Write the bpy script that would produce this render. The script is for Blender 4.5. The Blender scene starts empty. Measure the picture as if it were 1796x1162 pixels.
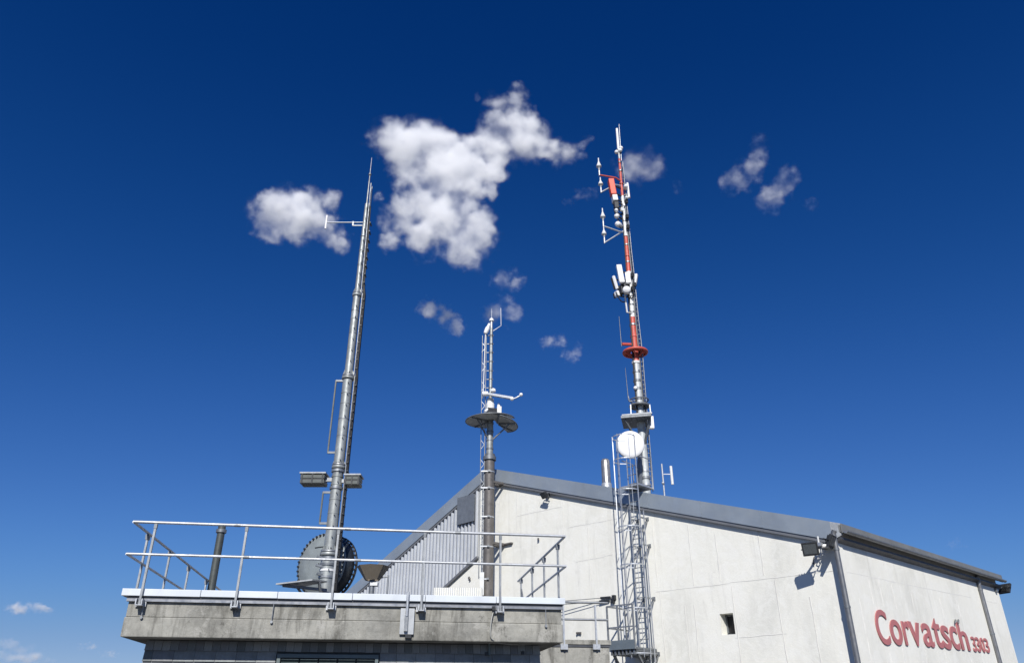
import bpy, bmesh, math, random
from mathutils import Vector, Matrix, Quaternion

random.seed(7)
R = math.radians
V = Vector
scene = bpy.context.scene
COL = scene.collection

# ------------------------------------------------------------------ camera
EYE = 1.65                       # eye height above the station terrace
PITCH = R(27.0)
FOC = 1320.0                     # focal length in pixels of the 1796 px wide photograph
cam_data = bpy.data.cameras.new('camera')
cam_data.sensor_width = 36.0
cam_data.lens = 36.0 * FOC / 1796.0
cam_data.clip_start = 0.1
cam_data.clip_end = 90000
cam = bpy.data.objects.new('camera', cam_data)
COL.objects.link(cam)
cam.location = (0, 0, EYE)
cam.rotation_euler = (R(90) + PITCH, 0, 0)
scene.camera = cam

# ------------------------------------------------------------------ sky, sun, exposure
SUN_EL = R(36.5)
SUN_AZ = R(2.5)                  # the light travels towards this azimuth (from +Y to +X)
world = bpy.data.worlds.new('World')
scene.world = world
world.use_nodes = True
wn = world.node_tree.nodes
wl = world.node_tree.links
bg = wn['Background']
sky = wn.new('ShaderNodeTexSky')
sky.sky_type = 'NISHITA'
sky.sun_disc = False
sky.sun_elevation = SUN_EL
sky.sun_rotation = math.pi + SUN_AZ
sky.altitude = 3300
sky.air_density = 1.0
sky.dust_density = 0.0
sky.ozone_density = 8.0
# deep high-altitude blue: the camera's colour response, applied to the whole sky alike
SKY_K = 0.075
g1 = wn.new('ShaderNodeVectorMath'); g1.operation = 'SCALE'; g1.inputs['Scale'].default_value = SKY_K
g2 = wn.new('ShaderNodeGamma'); g2.inputs[1].default_value = 1 / 2.2
cv = wn.new('ShaderNodeRGBCurve'); cv.mapping.extend = 'EXTRAPOLATED'
g3 = wn.new('ShaderNodeGamma'); g3.inputs[1].default_value = 2.2
g4 = wn.new('ShaderNodeVectorMath'); g4.operation = 'SCALE'; g4.inputs['Scale'].default_value = 1 / SKY_K
for c_, pts in zip(cv.mapping.curves, (((0, 0), (0.157, 0.028), (0.192, 0.078), (0.286, 0.236), (0.376, 0.365), (0.52, 0.54), (1, 0.95)),
                                       ((0, 0), (0.243, 0.192), (0.29, 0.258), (0.42, 0.425), (0.537, 0.555), (0.69, 0.665), (1, 0.95)),
                                       ((0, 0), (0.38, 0.424), (0.447, 0.515), (0.616, 0.706), (0.745, 0.80), (0.843, 0.815), (1, 0.97)))):
    c_.points[0].location = pts[0]; c_.points[1].location = pts[-1]
    for q in pts[1:-1]: c_.points.new(*q)
cv.mapping.update()
wl.new(sky.outputs[0], g1.inputs[0]); wl.new(g1.outputs[0], g2.inputs[0]); wl.new(g2.outputs[0], cv.inputs['Color'])
wl.new(cv.outputs[0], g3.inputs[0]); wl.new(g3.outputs[0], g4.inputs[0]); wl.new(g4.outputs[0], bg.inputs[0])
bg.inputs[1].default_value = 0.075

sun_data = bpy.data.lights.new('sun', 'SUN')
sun_data.energy = 5.0
sun_data.angle = R(0.53)
sun_data.color = (1.0, 0.965, 0.91)
sun = bpy.data.objects.new('sun', sun_data)
COL.objects.link(sun)
LIGHT = V((math.sin(SUN_AZ) * math.cos(SUN_EL), math.cos(SUN_AZ) * math.cos(SUN_EL), -math.sin(SUN_EL)))
sun.rotation_euler = LIGHT.to_track_quat('-Z', 'Y').to_euler()
sun.location = (-10, -30, 40)

scene.view_settings.view_transform = 'Standard'
scene.view_settings.look = 'None'
scene.view_settings.exposure = 0.0
scene.view_settings.gamma = 1.0
scene.view_settings.use_curve_mapping = False
cy = scene.cycles
cy.use_denoising = True
cy.max_bounces = 26
cy.diffuse_bounces = 4
cy.volume_bounces = 24
cy.glossy_bounces = 4
cy.transmission_bounces = 4
cy.use_adaptive_sampling = True
cy.adaptive_threshold = 0.015

# ------------------------------------------------------------------ measuring helpers
FWD = V((0, math.cos(PITCH), math.sin(PITCH)))
UPV = V((0, -math.sin(PITCH), math.cos(PITCH)))
EYEP = V((0, 0, EYE))
Z = V((0, 0, 1))

def ray(px, py):
    return V((1, 0, 0)) * ((px - 898) / FOC) + UPV * ((581 - py) / FOC) + FWD

def at_y(px, py, y):
    d = ray(px, py)
    return EYEP + d * (y / d.y)

def at_z(px, py, z):
    d = ray(px, py)
    return EYEP + d * ((z - EYE) / d.z)

def on_plane(px, py, p0, n):
    d = ray(px, py)
    return EYEP + d * ((p0 - EYEP).dot(n) / d.dot(n))

def metres(p):
    """metres per photograph pixel at a point"""
    return (p - EYEP).dot(FWD) / FOC

def zy(py, y):
    return at_y(898, py, y).z

# ------------------------------------------------------------------ mesh helpers
class MB:
    def __init__(self):
        self.v = []; self.f = []; self.s = []

    def add(self, vs, fs, smooth=False):
        o = len(self.v)
        self.v += [V(p) for p in vs]
        for f in fs:
            self.f.append([i + o for i in f]); self.s.append(smooth)
        return self

    def obox(self, c, ax, ay, az):
        c = V(c)
        vs = [c + ax * i + ay * j + az * k for k in (-1, 1) for j in (-1, 1) for i in (-1, 1)]
        return self.add(vs, [(0, 2, 3, 1), (4, 5, 7, 6), (0, 1, 5, 4), (2, 6, 7, 3), (0, 4, 6, 2), (1, 3, 7, 5)])

    def box(self, c, size, rz=0.0):
        ca, sa = math.cos(rz), math.sin(rz)
        return self.obox(c, V((ca, sa, 0)) * size[0] / 2, V((-sa, ca, 0)) * size[1] / 2, Z * size[2] / 2)

    def bar(self, p, q, w, t, side=None):
        """rectangular bar from p to q, w along side, t across"""
        p = V(p); q = V(q); d = q - p
        if side is None:
            side = d.cross(Z)
            if side.length < 1e-4: side = V((1, 0, 0))
        side = (side - d.normalized() * side.dot(d.normalized())).normalized()
        oth = d.cross(side).normalized()
        return self.obox((p + q) / 2, side * w / 2, oth * t / 2, d / 2)

    def tube(self, p, q, r0, r1=None, n=14, caps=True):
        if r1 is None: r1 = r0
        p = V(p); q = V(q); d = (q - p).normalized()
        a = d.orthogonal().normalized(); b = d.cross(a)
        vs = []
        for c, r in ((p, r0), (q, r1)):
            vs += [c + (a * math.cos(2 * math.pi * i / n) + b * math.sin(2 * math.pi * i / n)) * r for i in range(n)]
        self.add(vs, [(i, (i + 1) % n, n + (i + 1) % n, n + i) for i in range(n)], True)
        if caps:
            self.add(vs[:n], [tuple(range(n))[::-1]]); self.add(vs[n:], [tuple(range(n))])
        return self

    def lathe(self, c, axis, prof, n=24, caps=True):
        c = V(c); d = V(axis).normalized(); a = d.orthogonal().normalized(); b = d.cross(a)
        vs = []
        for r, h in prof:
            r = max(r, 1e-4)
            vs += [c + d * h + (a * math.cos(2 * math.pi * i / n) + b * math.sin(2 * math.pi * i / n)) * r for i in range(n)]
        fs = []
        for k in range(len(prof) - 1):
            fs += [(k * n + i, k * n + (i + 1) % n, (k + 1) * n + (i + 1) % n, (k + 1) * n + i) for i in range(n)]
        self.add(vs, fs, True)
        if caps:
            self.add(vs[:n], [tuple(range(n))[::-1]]); self.add(vs[-n:], [tuple(range(n))])
        return self

    def path(self, pts, r, n=8, closed=False):
        pts = [V(p) for p in pts]; m = len(pts)
        tan = []
        for i in range(m):
            if closed: t = pts[(i + 1) % m] - pts[i - 1]
            else: t = pts[min(i + 1, m - 1)] - pts[max(i - 1, 0)]
            tan.append(t.normalized())
        a = tan[0].orthogonal().normalized(); vs = []
        for i in range(m):
            a = (a - tan[i] * a.dot(tan[i])).normalized(); b = tan[i].cross(a)
            vs += [pts[i] + (a * math.cos(2 * math.pi * k / n) + b * math.sin(2 * math.pi * k / n)) * r for k in range(n)]
        fs = []
        for i in range(m if closed else m - 1):
            j = (i + 1) % m
            fs += [(i * n + k, i * n + (k + 1) % n, j * n + (k + 1) % n, j * n + k) for k in range(n)]
        self.add(vs, fs, True)
        if not closed:
            self.add(vs[:n], [tuple(range(n))[::-1]]); self.add(vs[-n:], [tuple(range(n))])
        return self

    def prism(self, poly, vec):
        n = len(poly); vec = V(vec)
        vs = [V(p) for p in poly] + [V(p) + vec for p in poly]
        fs = [tuple(range(n))[::-1], tuple(range(n, 2 * n))] + [(i, (i + 1) % n, n + (i + 1) % n, n + i) for i in range(n)]
        return self.add(vs, fs)

    def ball(self, c, r, n=16, squash=1.0):
        prof = [(r * math.sin(math.pi * k / 8), -r * squash * math.cos(math.pi * k / 8)) for k in range(9)]
        return self.lathe(c, Z, prof, n, caps=False)

    def mesh(self, name, org=None):
        org = org or V((0, 0, 0))
        me = bpy.data.meshes.new(name)
        me.from_pydata([tuple(p - org) for p in self.v], [], self.f)
        bm = bmesh.new(); bm.from_mesh(me)
        for f, s in zip(bm.faces, self.s): f.smooth = s
        bmesh.ops.recalc_face_normals(bm, faces=bm.faces)
        bm.to_mesh(me); bm.free()
        return me

    def build(self, name, mat, parent=None, bevel=0.0, org=None):
        if org is None: org = origin(parent)
        me = self.mesh(name, org)
        return link(name, me, mat, parent, org, bevel)

def origin(parent):
    if parent is None: return V((0, 0, 0))
    while parent.parent: parent = parent.parent
    return V(parent.location)

def link(name, me, mat, parent, org, bevel=0.0):
    """org: world position of the mesh origin"""
    o = bpy.data.objects.new(name, me)
    COL.objects.link(o)
    if mat and not me.materials: me.materials.append(mat)
    if parent is not None:
        o.parent = parent
        pw = V((0, 0, 0)); p = parent
        while p: pw += V(p.location); p = p.parent
        o.location = org - pw
    else:
        o.location = org
    if bevel:
        b = o.modifiers.new('bevel', 'BEVEL'); b.width = bevel; b.segments = 2; b.limit_method = 'ANGLE'
        b.angle_limit = R(40)
    return o

def tag(o, label=None, cat=None, group=None, kind=None):
    if label: o['label'] = label
    if cat: o['category'] = cat
    if group: o['group'] = group
    if kind: o['kind'] = kind
    return o

def thing(name, label, cat, loc=(0, 0, 0), group=None):
    o = bpy.data.objects.new(name, None)
    o.empty_display_size = 0.2
    COL.objects.link(o)
    o.location = loc
    return tag(o, label, cat, group)

# ------------------------------------------------------------------ materials
def new_mat(name):
    m = bpy.data.materials.new(name); m.use_nodes = True
    nt = m.node_tree
    return m, nt, nt.nodes, nt.links, nt.nodes['Principled BSDF']

def rgb(c): return (c[0], c[1], c[2], 1.0)

def noise(ns, ls, vec, scale, detail=5, rough=0.6, dist=0.0):
    n = ns.new('ShaderNodeTexNoise')
    n.inputs['Scale'].default_value = scale; n.inputs['Detail'].default_value = detail
    n.inputs['Roughness'].default_value = rough; n.inputs['Distortion'].default_value = dist
    if vec is not None: ls.new(vec, n.inputs['Vector'])
    return n.outputs[0]

def ramp(ns, ls, fac, stops):
    r = ns.new('ShaderNodeValToRGB'); e = r.color_ramp.elements
    while len(e) < len(stops): e.new(0.5)
    for k, (p, c) in enumerate(stops):
        e[k].position = p; e[k].color = rgb(c) if not isinstance(c, (int, float)) else (c, c, c, 1)
    ls.new(fac, r.inputs[0]); return r.outputs[0]

def mix(ns, ls, fac, a, b, mode='MIX'):
    m = ns.new('ShaderNodeMix'); m.data_type = 'RGBA'; m.blend_type = mode
    for sock, val in ((m.inputs[0], fac), (m.inputs[6], a), (m.inputs[7], b)):
        if isinstance(val, bpy.types.NodeSocket): ls.new(val, sock)
        elif isinstance(val, (int, float)): sock.default_value = val if sock.type == 'VALUE' else (val, val, val, 1)
        else: sock.default_value = rgb(val)
    return m.outputs[2]

def bump(ns, ls, h, strength, dist, bsdf):
    b = ns.new('ShaderNodeBump'); b.inputs['Strength'].default_value = strength; b.inputs['Distance'].default_value = dist
    ls.new(h, b.inputs['Height']); ls.new(b.outputs[0], bsdf.inputs['Normal'])

def coords(ns, ls, scale=(1, 1, 1)):
    tc = ns.new('ShaderNodeTexCoord'); mp = ns.new('ShaderNodeMapping')
    mp.inputs['Scale'].default_value = scale
    ls.new(tc.outputs['Object'], mp.inputs['Vector'])
    return mp.outputs[0]

def plain(name, col, rough=0.5, metal=0.0, var=0.25, scale=6.0, bmp=0.0, dirt=0.0, spec=0.5):
    """painted or metal surface with uneven tone, grime and a little relief"""
    m, nt, ns, ls, b = new_mat(name)
    v = coords(ns, ls)
    n1 = noise(ns, ls, v, scale, 6, 0.62)
    dark = tuple(c * (1 - var) for c in col); light = tuple(min(1, c * (1 + var * 0.6)) for c in col)
    c = ramp(ns, ls, n1, [(0.28, dark), (0.72, light)])
    if dirt:
        vs = coords(ns, ls, (1, 1, 0.25))
        n2 = noise(ns, ls, vs, scale * 2.3, 7, 0.7)
        d = ramp(ns, ls, n2, [(0.52, 0.0), (0.75, dirt)])
        c = mix(ns, ls, d, c, (0.055, 0.05, 0.043))
    ls.new(c, b.inputs['Base Color'])
    b.inputs['Roughness'].default_value = rough; b.inputs['Metallic'].default_value = metal
    b.inputs['Specular IOR Level'].default_value = spec
    rr = ramp(ns, ls, noise(ns, ls, v, scale * 3, 4), [(0.3, max(0.05, rough - 0.12)), (0.7, min(1, rough + 0.12))])
    ls.new(rr, b.inputs['Roughness'])
    if bmp: bump(ns, ls, noise(ns, ls, v, scale * 8, 6, 0.65), bmp, 0.01, b)
    return m

def plaster(name):
    m, nt, ns, ls, b = new_mat(name)
    v = coords(ns, ls); vs = coords(ns, ls, (1, 1, 0.10)); vm_ = coords(ns, ls, (1, 1, 0.45))
    base = ramp(ns, ls, noise(ns, ls, vm_, 0.42, 8, 0.62, 0.5), [(0.30, (0.66, 0.655, 0.60)), (0.50, (0.785, 0.775, 0.705)), (0.70, (0.825, 0.815, 0.745))])
    patch = ramp(ns, ls, noise(ns, ls, v, 1.5, 10, 0.7, 1.2), [(0.46, 0.0), (0.58, 0.5)])          # lime-washed patches
    base = mix(ns, ls, patch, base, (0.83, 0.825, 0.775))
    grime = ramp(ns, ls, noise(ns, ls, vs, 2.9, 9, 0.72, 0.2), [(0.54, 0.0), (0.78, 0.36)])         # rain streaks
    base = mix(ns, ls, grime, base, (0.40, 0.39, 0.355))
    smud = ramp(ns, ls, noise(ns, ls, vm_, 1.15, 9, 0.72, 0.6), [(0.62, 0.0), (0.80, 0.45)])
    base = mix(ns, ls, smud, base, (0.30, 0.29, 0.265))
    spots = ramp(ns, ls, noise(ns, ls, v, 4.2, 8, 0.78, 0.4), [(0.675, 0.0), (0.72, 0.65)])         # chips in the render
    base = mix(ns, ls, spots, base, (0.27, 0.25, 0.22))
    ls.new(base, b.inputs['Base Color'])
    b.inputs['Roughness'].default_value = 0.92; b.inputs['Specular IOR Level'].default_value = 0.25
    h = mix(ns, ls, 0.35, noise(ns, ls, vm_, 1.1, 6, 0.6, 0.0), noise(ns, ls, v, 6.5, 10, 0.75, 0.0))
    bump(ns, ls, h, 0.45, 0.06, b)
    return m

def concrete(name, a, bcol, stain=0.8):
    m, nt, ns, ls, b = new_mat(name)
    v = coords(ns, ls); vs = coords(ns, ls, (1, 1, 0.14)); vh = coords(ns, ls, (0.35, 0.35, 1))
    base = ramp(ns, ls, noise(ns, ls, v, 1.6, 10, 0.74, 0.2), [(0.34, a), (0.62, bcol)])
    bl = ramp(ns, ls, noise(ns, ls, v, 1.0, 10, 0.74, 0.15), [(0.46, 0.0), (0.62, 0.6)])
    base = mix(ns, ls, bl, base, (0.125, 0.122, 0.108))
    st = ramp(ns, ls, noise(ns, ls, vs, 4.2, 9, 0.72, 0.5), [(0.50, 0.0), (0.66, stain)])
    base = mix(ns, ls, st, base, (0.085, 0.082, 0.072))
    lime = ramp(ns, ls, noise(ns, ls, v, 2.6, 10, 0.78, 0.1), [(0.545, 0.0), (0.62, 0.7)])
    base = mix(ns, ls, lime, base, (0.42, 0.412, 0.378))
    blk = ramp(ns, ls, noise(ns, ls, v, 5.0, 10, 0.8, 0.0), [(0.575, 0.0), (0.66, 0.7)])
    base = mix(ns, ls, blk, base, (0.05, 0.048, 0.042))
    pit = ramp(ns, ls, noise(ns, ls, v, 28, 5, 0.7), [(0.64, 0.0), (0.72, 0.7)])
    base = mix(ns, ls, pit, base, (0.06, 0.055, 0.048))
    ls.new(base, b.inputs['Base Color'])
    b.inputs['Roughness'].default_value = 0.95; b.inputs['Specular IOR Level'].default_value = 0.15
    h = mix(ns, ls, 0.5, noise(ns, ls, v, 14, 10, 0.75), noise(ns, ls, vh, 3.5, 6, 0.6))
    bump(ns, ls, h, 0.7, 0.03, b)
    return m

def slate(name):
    m, nt, ns, ls, b = new_mat(name)
    v = coords(ns, ls, (1, 1, 0.5))
    oi = ns.new('ShaderNodeObjectInfo')
    tone = ramp(ns, ls, oi.outputs['Random'], [(0.0, (0.15, 0.165, 0.17)), (0.35, (0.25, 0.265, 0.27)), (0.7, (0.34, 0.35, 0.345)), (1.0, (0.20, 0.205, 0.215))])
    n = ramp(ns, ls, noise(ns, ls, v, 9, 8, 0.7), [(0.3, 0.72), (0.7, 1.12)])
    ls.new(mix(ns, ls, 1.0, tone, n, 'MULTIPLY'), b.inputs['Base Color'])
    b.inputs['Roughness'].default_value = 0.8
    bump(ns, ls, noise(ns, ls, v, 30, 6, 0.7), 0.35, 0.01, b)
    return m

M = {}
M['plaster'] = plaster('white_plaster')
M['seam'] = plain('plaster_ridge', (0.70, 0.69, 0.645), 0.9, 0, 0.12, 3.0, 0.3)
M['fascia_concrete'] = concrete('weathered_concrete', (0.25, 0.248, 0.228), (0.40, 0.392, 0.35))
M['slate'] = slate('cement_slate')
M['backing'] = plain('wall_backing', (0.08, 0.085, 0.09), 0.9)
M['coping'] = plain('white_coping_metal', (0.64, 0.685, 0.73), 0.42, 0.0, 0.10, 1.5, 0.06, 0.12)
M['dark_strip'] = plain('gap_shade', (0.085, 0.09, 0.10), 0.5, 0.4, 0.3, 4)  # dark tone painted in for shaded gaps
M['grey_strip'] = plain('grey_flashing', (0.30, 0.31, 0.33), 0.4, 0.6, 0.2, 4)
M['galv'] = plain('galvanised_steel', (0.50, 0.52, 0.545), 0.46, 0.55, 0.22, 9, 0.03)
M['galv_dull'] = plain('dull_galvanised_steel', (0.30, 0.315, 0.33), 0.48, 0.6, 0.28, 7, 0.05)
M['galv_dark'] = plain('dark_galvanised_steel', (0.20, 0.215, 0.23), 0.5, 0.5, 0.3, 6, 0.05)
M['mast_grey'] = plain('mast_zinc', (0.33, 0.35, 0.345), 0.5, 0.4, 0.32, 3.5, 0.06, 0.45)
M['mast_brown'] = plain('weathered_brown_grey_pipe', (0.145, 0.135, 0.128), 0.55, 0.3, 0.25, 4, 0.06, 0.3)
M['verge'] = plain('verge_sheet_metal', (0.335, 0.38, 0.42), 0.42, 0.35, 0.16, 0.7, 0.05, 0.10)
M['verge_lip'] = plain('verge_lower_lip', (0.20, 0.205, 0.215), 0.5, 0.3, 0.15, 1)
M['roof'] = plain('roof_sheet', (0.22, 0.225, 0.22), 0.6, 0.2, 0.25, 1.2, 0.05)
M['corrugated'] = plain('corrugated_sheet', (0.55, 0.575, 0.61), 0.45, 0.2, 0.12, 1.2, 0.02)
M['grey_panel'] = plain('grey_panel', (0.16, 0.18, 0.21), 0.6, 0.2, 0.2, 5, 0.1)
M['pipe_grey'] = plain('grey_downpipe', (0.21, 0.215, 0.225), 0.42, 0.5, 0.2, 2, 0.03)
M['stainless'] = plain('stainless_flue', (0.46, 0.44, 0.41), 0.36, 0.75, 0.12, 3)
M['white'] = plain('white_paint', (0.80, 0.80, 0.80), 0.42, 0, 0.05, 4)
M['offwhite'] = plain('weathered_white_plastic', (0.68, 0.69, 0.68), 0.5, 0, 0.15, 6)
M['black'] = plain('black_rubber', (0.02, 0.02, 0.022), 0.55, 0, 0.3, 8)
M['dark_metal'] = plain('black_powder_coat', (0.032, 0.034, 0.037), 0.45, 0.2, 0.25, 8)
M['lens'] = plain('floodlight_glass', (0.085, 0.095, 0.10), 0.12, 0.0, 0.3, 30)
M['red'] = plain('faded_red_paint', (0.55, 0.095, 0.065), 0.5, 0, 0.22, 5, 0.05, 0.15)
M['red_bright'] = plain('signal_red_paint', (0.72, 0.075, 0.03), 0.42, 0, 0.1, 4)
M['letter'] = plain('faded_red_letter', (0.47, 0.165, 0.165), 0.6, 0, 0.10, 3)
M['mast_white'] = plain('mast_white_paint', (0.74, 0.745, 0.74), 0.5, 0, 0.14, 5, 0.03, 0.15)
M['ice_plate'] = plain('ice_shield_plate', (0.46, 0.47, 0.46), 0.6, 0.15, 0.3, 2.5, 0.05)
M['drum_face'] = plain('drum_face', (0.25, 0.28, 0.285), 0.6, 0.1, 0.22, 3, 0.05)
M['drum_side'] = plain('drum_side', (0.025, 0.033, 0.042), 0.5, 0.2, 0.3, 5)
M['funnel'] = plain('bronze_funnel', (0.27, 0.23, 0.175), 0.5, 0.35, 0.15, 5)
M['window_dark'] = plain('dark_opening', (0.015, 0.015, 0.017), 0.6)
M['shutter'] = plain('grey_green_shutter', (0.13, 0.165, 0.17), 0.5, 0.1, 0.15, 4)
M['mesh_grey'] = plain('blue_grey_sheet', (0.19, 0.225, 0.245), 0.5, 0.4, 0.15, 5)
M['pale_steel'] = plain('pale_zinc_plate', (0.44, 0.46, 0.48), 0.5, 0.3, 0.2, 6, 0.04, 0.2)
M['dark_grey'] = plain('dark_grey_steel', (0.085, 0.095, 0.09), 0.5, 0.3, 0.3, 4, 0.05, 0.2)
M['groove'] = plain('dark_cladding_groove', (0.20, 0.215, 0.24), 0.6, 0.2, 0.15, 2)
M['pale_mast'] = plain('pale_zinc_mast', (0.50, 0.53, 0.54), 0.5, 0.15, 0.2, 4, 0.05, 0.35)
M['cable'] = plain('grey_cable', (0.38, 0.38, 0.35), 0.6)

def ground_mat():
    m, nt, ns, ls, b = new_mat('rocky_gravel')
    v = coords(ns, ls)
    c = ramp(ns, ls, noise(ns, ls, v, 0.4, 9, 0.7), [(0.3, (0.06, 0.056, 0.05)), (0.55, (0.10, 0.095, 0.087)), (0.75, (0.15, 0.142, 0.13))])
    ls.new(c, b.inputs['Base Color']); b.inputs['Roughness'].default_value = 0.95
    bump(ns, ls, noise(ns, ls, v, 6, 8, 0.7), 0.6, 0.05, b)
    return m
M['ground'] = ground_mat()

# ------------------------------------------------------------------ the ground
g = MB()
N = 24
ext = 30000.0
def gx(i): 
    t = (i / N) * 2 - 1
    return ext * t * abs(t) ** 2
vs = [V((gx(i), gx(j), -(0.0 if (abs(gx(i)) < 120 and abs(gx(j)) < 120) else 0.012 * (math.hypot(gx(i), gx(j)) - 100)))) for j in range(N + 1) for i in range(N + 1)]
g.add(vs, [(j * (N + 1) + i, j * (N + 1) + i + 1, (j + 1) * (N + 1) + i + 1, (j + 1) * (N + 1) + i) for j in range(N) for i in range(N)])
go = g.build('ground', M['ground'])
go['kind'] = 'structure'

# ------------------------------------------------------------------ the white hall
HALL_Y = 27.6
GAZ = R(46.0)
GS = V((-math.sin(GAZ), math.cos(GAZ), 0))          # along the gable wall, away to the left
GN = V((-math.cos(GAZ), -math.sin(GAZ), 0))         # out of the gable wall
GP = at_y(1120, 1000, HALL_Y)
def gw(px, py, off=0.0): return on_plane(px, py, GP + GN * off, GN)
CORNER = gw(1468, 960); CORNER.z = 0
RAZ = R(47.5)
RS = V((math.sin(RAZ), math.cos(RAZ), 0))           # along the lettered wall, away to the right
RN = V((math.cos(RAZ), -math.sin(RAZ), 0))
def rw(px, py, off=0.0): return on_plane(px, py, CORNER + RN * off, RN)
def gsz(px, py, off=0.0):
    p = gw(px, py, off) - CORNER
    return p.dot(GS), p.z
def gpt(s, z, off=0.0): return CORNER + GS * s + GN * off + Z * z

s_r, z_ridge = gsz(856, 822)
_, z_eave = gsz(1468, 920)
s_a, z_a = gsz(1250, 884)
slope_r = (z_ridge - z_a) / (s_r - s_a)
z_eave = z_ridge - slope_r * s_r
s_b, z_b = gsz(650, 1005)
slope_l = (z_ridge - z_b) / (s_b - s_r)
s_end = s_b + 4.0
def zroof(s): return z_ridge - slope_r * (s_r - s) if s <= s_r else z_ridge - slope_l * (s - s_r)
RLEN = (rw(1746, 1020) - CORNER).dot(RS)

hall = thing('mountain_station_hall', 'large white plastered hall with grey metal roof edge', 'building', CORNER)
T = 0.45                                            # wall thickness
ROOF_D = 0.52                                       # verge height; the wall stops below it
def wall_top(s): return zroof(s) - 0.25

w0s, w0z = gsz(1262, 1076); w1s, w1z = gsz(1290, 1111)
sw_l, sw_r, zw_b, zw_t = max(w0s, w1s), min(w0s, w1s), min(w0z, w1z), max(w0z, w1z)
def gprism(mb, pts, d=T, off=0.0):
    mb.prism([gpt(s, z, off) for s, z in pts], GN * -d)
wall = MB()
gprism(wall, [(0, 0), (sw_r, 0), (sw_r, wall_top(sw_r)), (0, wall_top(0))])
gprism(wall, [(sw_r, 0), (sw_l, 0), (sw_l, zw_b), (sw_r, zw_b)])
gprism(wall, [(sw_r, zw_t), (sw_l, zw_t), (sw_l, wall_top(sw_l)), (sw_r, wall_top(sw_r))])
gprism(wall, [(sw_l, 0), (s_end, 0), (s_end, wall_top(s_end)), (s_r, wall_top(s_r)), (sw_l, wall_top(sw_l))])
# weld the butting pieces so that the plaster runs through
me = wall.mesh('gable_wall', CORNER)
bm = bmesh.new(); bm.from_mesh(me); bmesh.ops.remove_doubles(bm, verts=bm.verts, dist=0.001)
dup = {}
for f in list(bm.faces):
    k = tuple(sorted(v.index for v in f.verts)); dup.setdefault(k, []).append(f)
bmesh.ops.delete(bm, geom=[f for l in dup.values() if len(l) > 1 for f in l], context='FACES')
bm.to_mesh(me); bm.free()
gable = link('gable_wall', me, M['plaster'], hall, CORNER)
m_ = MB(); m_.prism([CORNER - GN * 0.0 + RS * 0.0, CORNER + RS * RLEN, CORNER + RS * RLEN + GS * T, CORNER + GS * T + RS * 0.0], Z * (z_eave - 0.12))
# keep the lettered wall clear of the gable wall's end
m_ = MB(); m_.prism([CORNER + RS * 0.002 + RN * 0.004, CORNER + RS * RLEN + RN * 0.004, CORNER + RS * RLEN + RN * 0.004 + GS * T, CORNER + RS * (T + 0.01) + GS * T], Z * (z_eave - 0.14))
side = m_.build('side_wall', M['plaster'], hall)
m_ = MB(); m_.prism([CORNER + RS * RLEN + GS * (T + .01), CORNER + RS * RLEN + GS * s_end, CORNER + RS * (RLEN - T) + GS * s_end, CORNER + RS * (RLEN - T) + GS * (T + .01)], Z * (z_eave - 0.5))
m_.build('rear_wall', M['plaster'], hall)
# deep window in the gable
m_ = MB(); gprism(m_, [(sw_r + .01, zw_b + .01), (sw_l - .01, zw_b + .01), (sw_l - .01, zw_t - .01), (sw_r + .01, zw_t - .01)], 0.04, -0.40)
win = m_.build('window', M['window_dark'], hall)
m_ = MB()
for (a, b_) in (((sw_r, zw_b), (sw_l, zw_b)), ((sw_r, zw_t - .05), (sw_l, zw_t - .05)), ((sw_r + .025, zw_b + .05), (sw_r + .025, zw_t - .05)), ((sw_l - .025, zw_b + .05), (sw_l - .025, zw_t - .05))):
    p, q = gpt(*a, -0.37), gpt(*b_, -0.37)
    m_.bar(p + Z * .025, q + Z * .025, 0.05, 0.05, GN)
m_.build('frame', M['galv_dark'], win)

# shuttering seams standing proud of the plaster
def seam(px0, py0, px1, py1, right=False, w=0.020, t=0.007):
    f = rw if right else gw
    n = RN if right else GN
    p, q = f(px0, py0, 0.004), f(px1, py1, 0.004)
    if abs(px1 - px0) < abs(py1 - py0):             # upright
        xy = (p + q) / 2; p = V((xy.x, xy.y, p.z)); q = V((xy.x, xy.y, q.z))
    mb = MB(); k = 7
    d = (q - p); sd = d.cross(n).normalized()
    rnd = random.Random(int(px0 * 7 + py0))
    wsz = [w * rnd.uniform(0.45, 1.1) for _ in range(k + 1)]
    jit = [rnd.uniform(-0.012, 0.012) for _ in range(k + 1)]
    vs = []
    for i in range(k + 1):
        c = p + d * (i / k) + sd * jit[i]
        vs += [c - sd * wsz[i], c + sd * wsz[i] * 0.0 + n * t, c + sd * wsz[i]]
    fs = []
    for i in range(k):
        fs += [(3 * i, 3 * i + 1, 3 * i + 4, 3 * i + 3), (3 * i + 1, 3 * i + 2, 3 * i + 5, 3 * i + 4)]
    mb.add(vs, fs)
    return mb.build('seam', M['seam'], side if right else gable)
for a in ((1142.6, 911, 1155, 1030), (1156, 1036, 1169, 1162), (1206, 918, 1217, 1026), (1254, 936, 1264, 1020), (1283, 1026, 1300, 1162), (1362, 1016, 1378, 1162),
          (1201, 1060, 1210, 1162), (1218, 1060, 1226, 1162), (1074, 900, 1086, 1060), (985, 880, 992, 960), (1420, 1046, 1441, 1162), (1330, 925, 1338, 1008),
          (905, 865, 908, 935), (1030, 925, 1037, 1040)):
    seam(*a)
for a in ((1150, 1037, 1280, 1022), (1280, 1021, 1400, 1008), (995, 925, 1082, 909), (1290, 1118, 1380, 1110), (1010, 985, 1075, 972), (905, 905, 985, 888), (1395, 1008, 1462, 1000)):
    seam(*a, w=0.016, t=0.0025)
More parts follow.
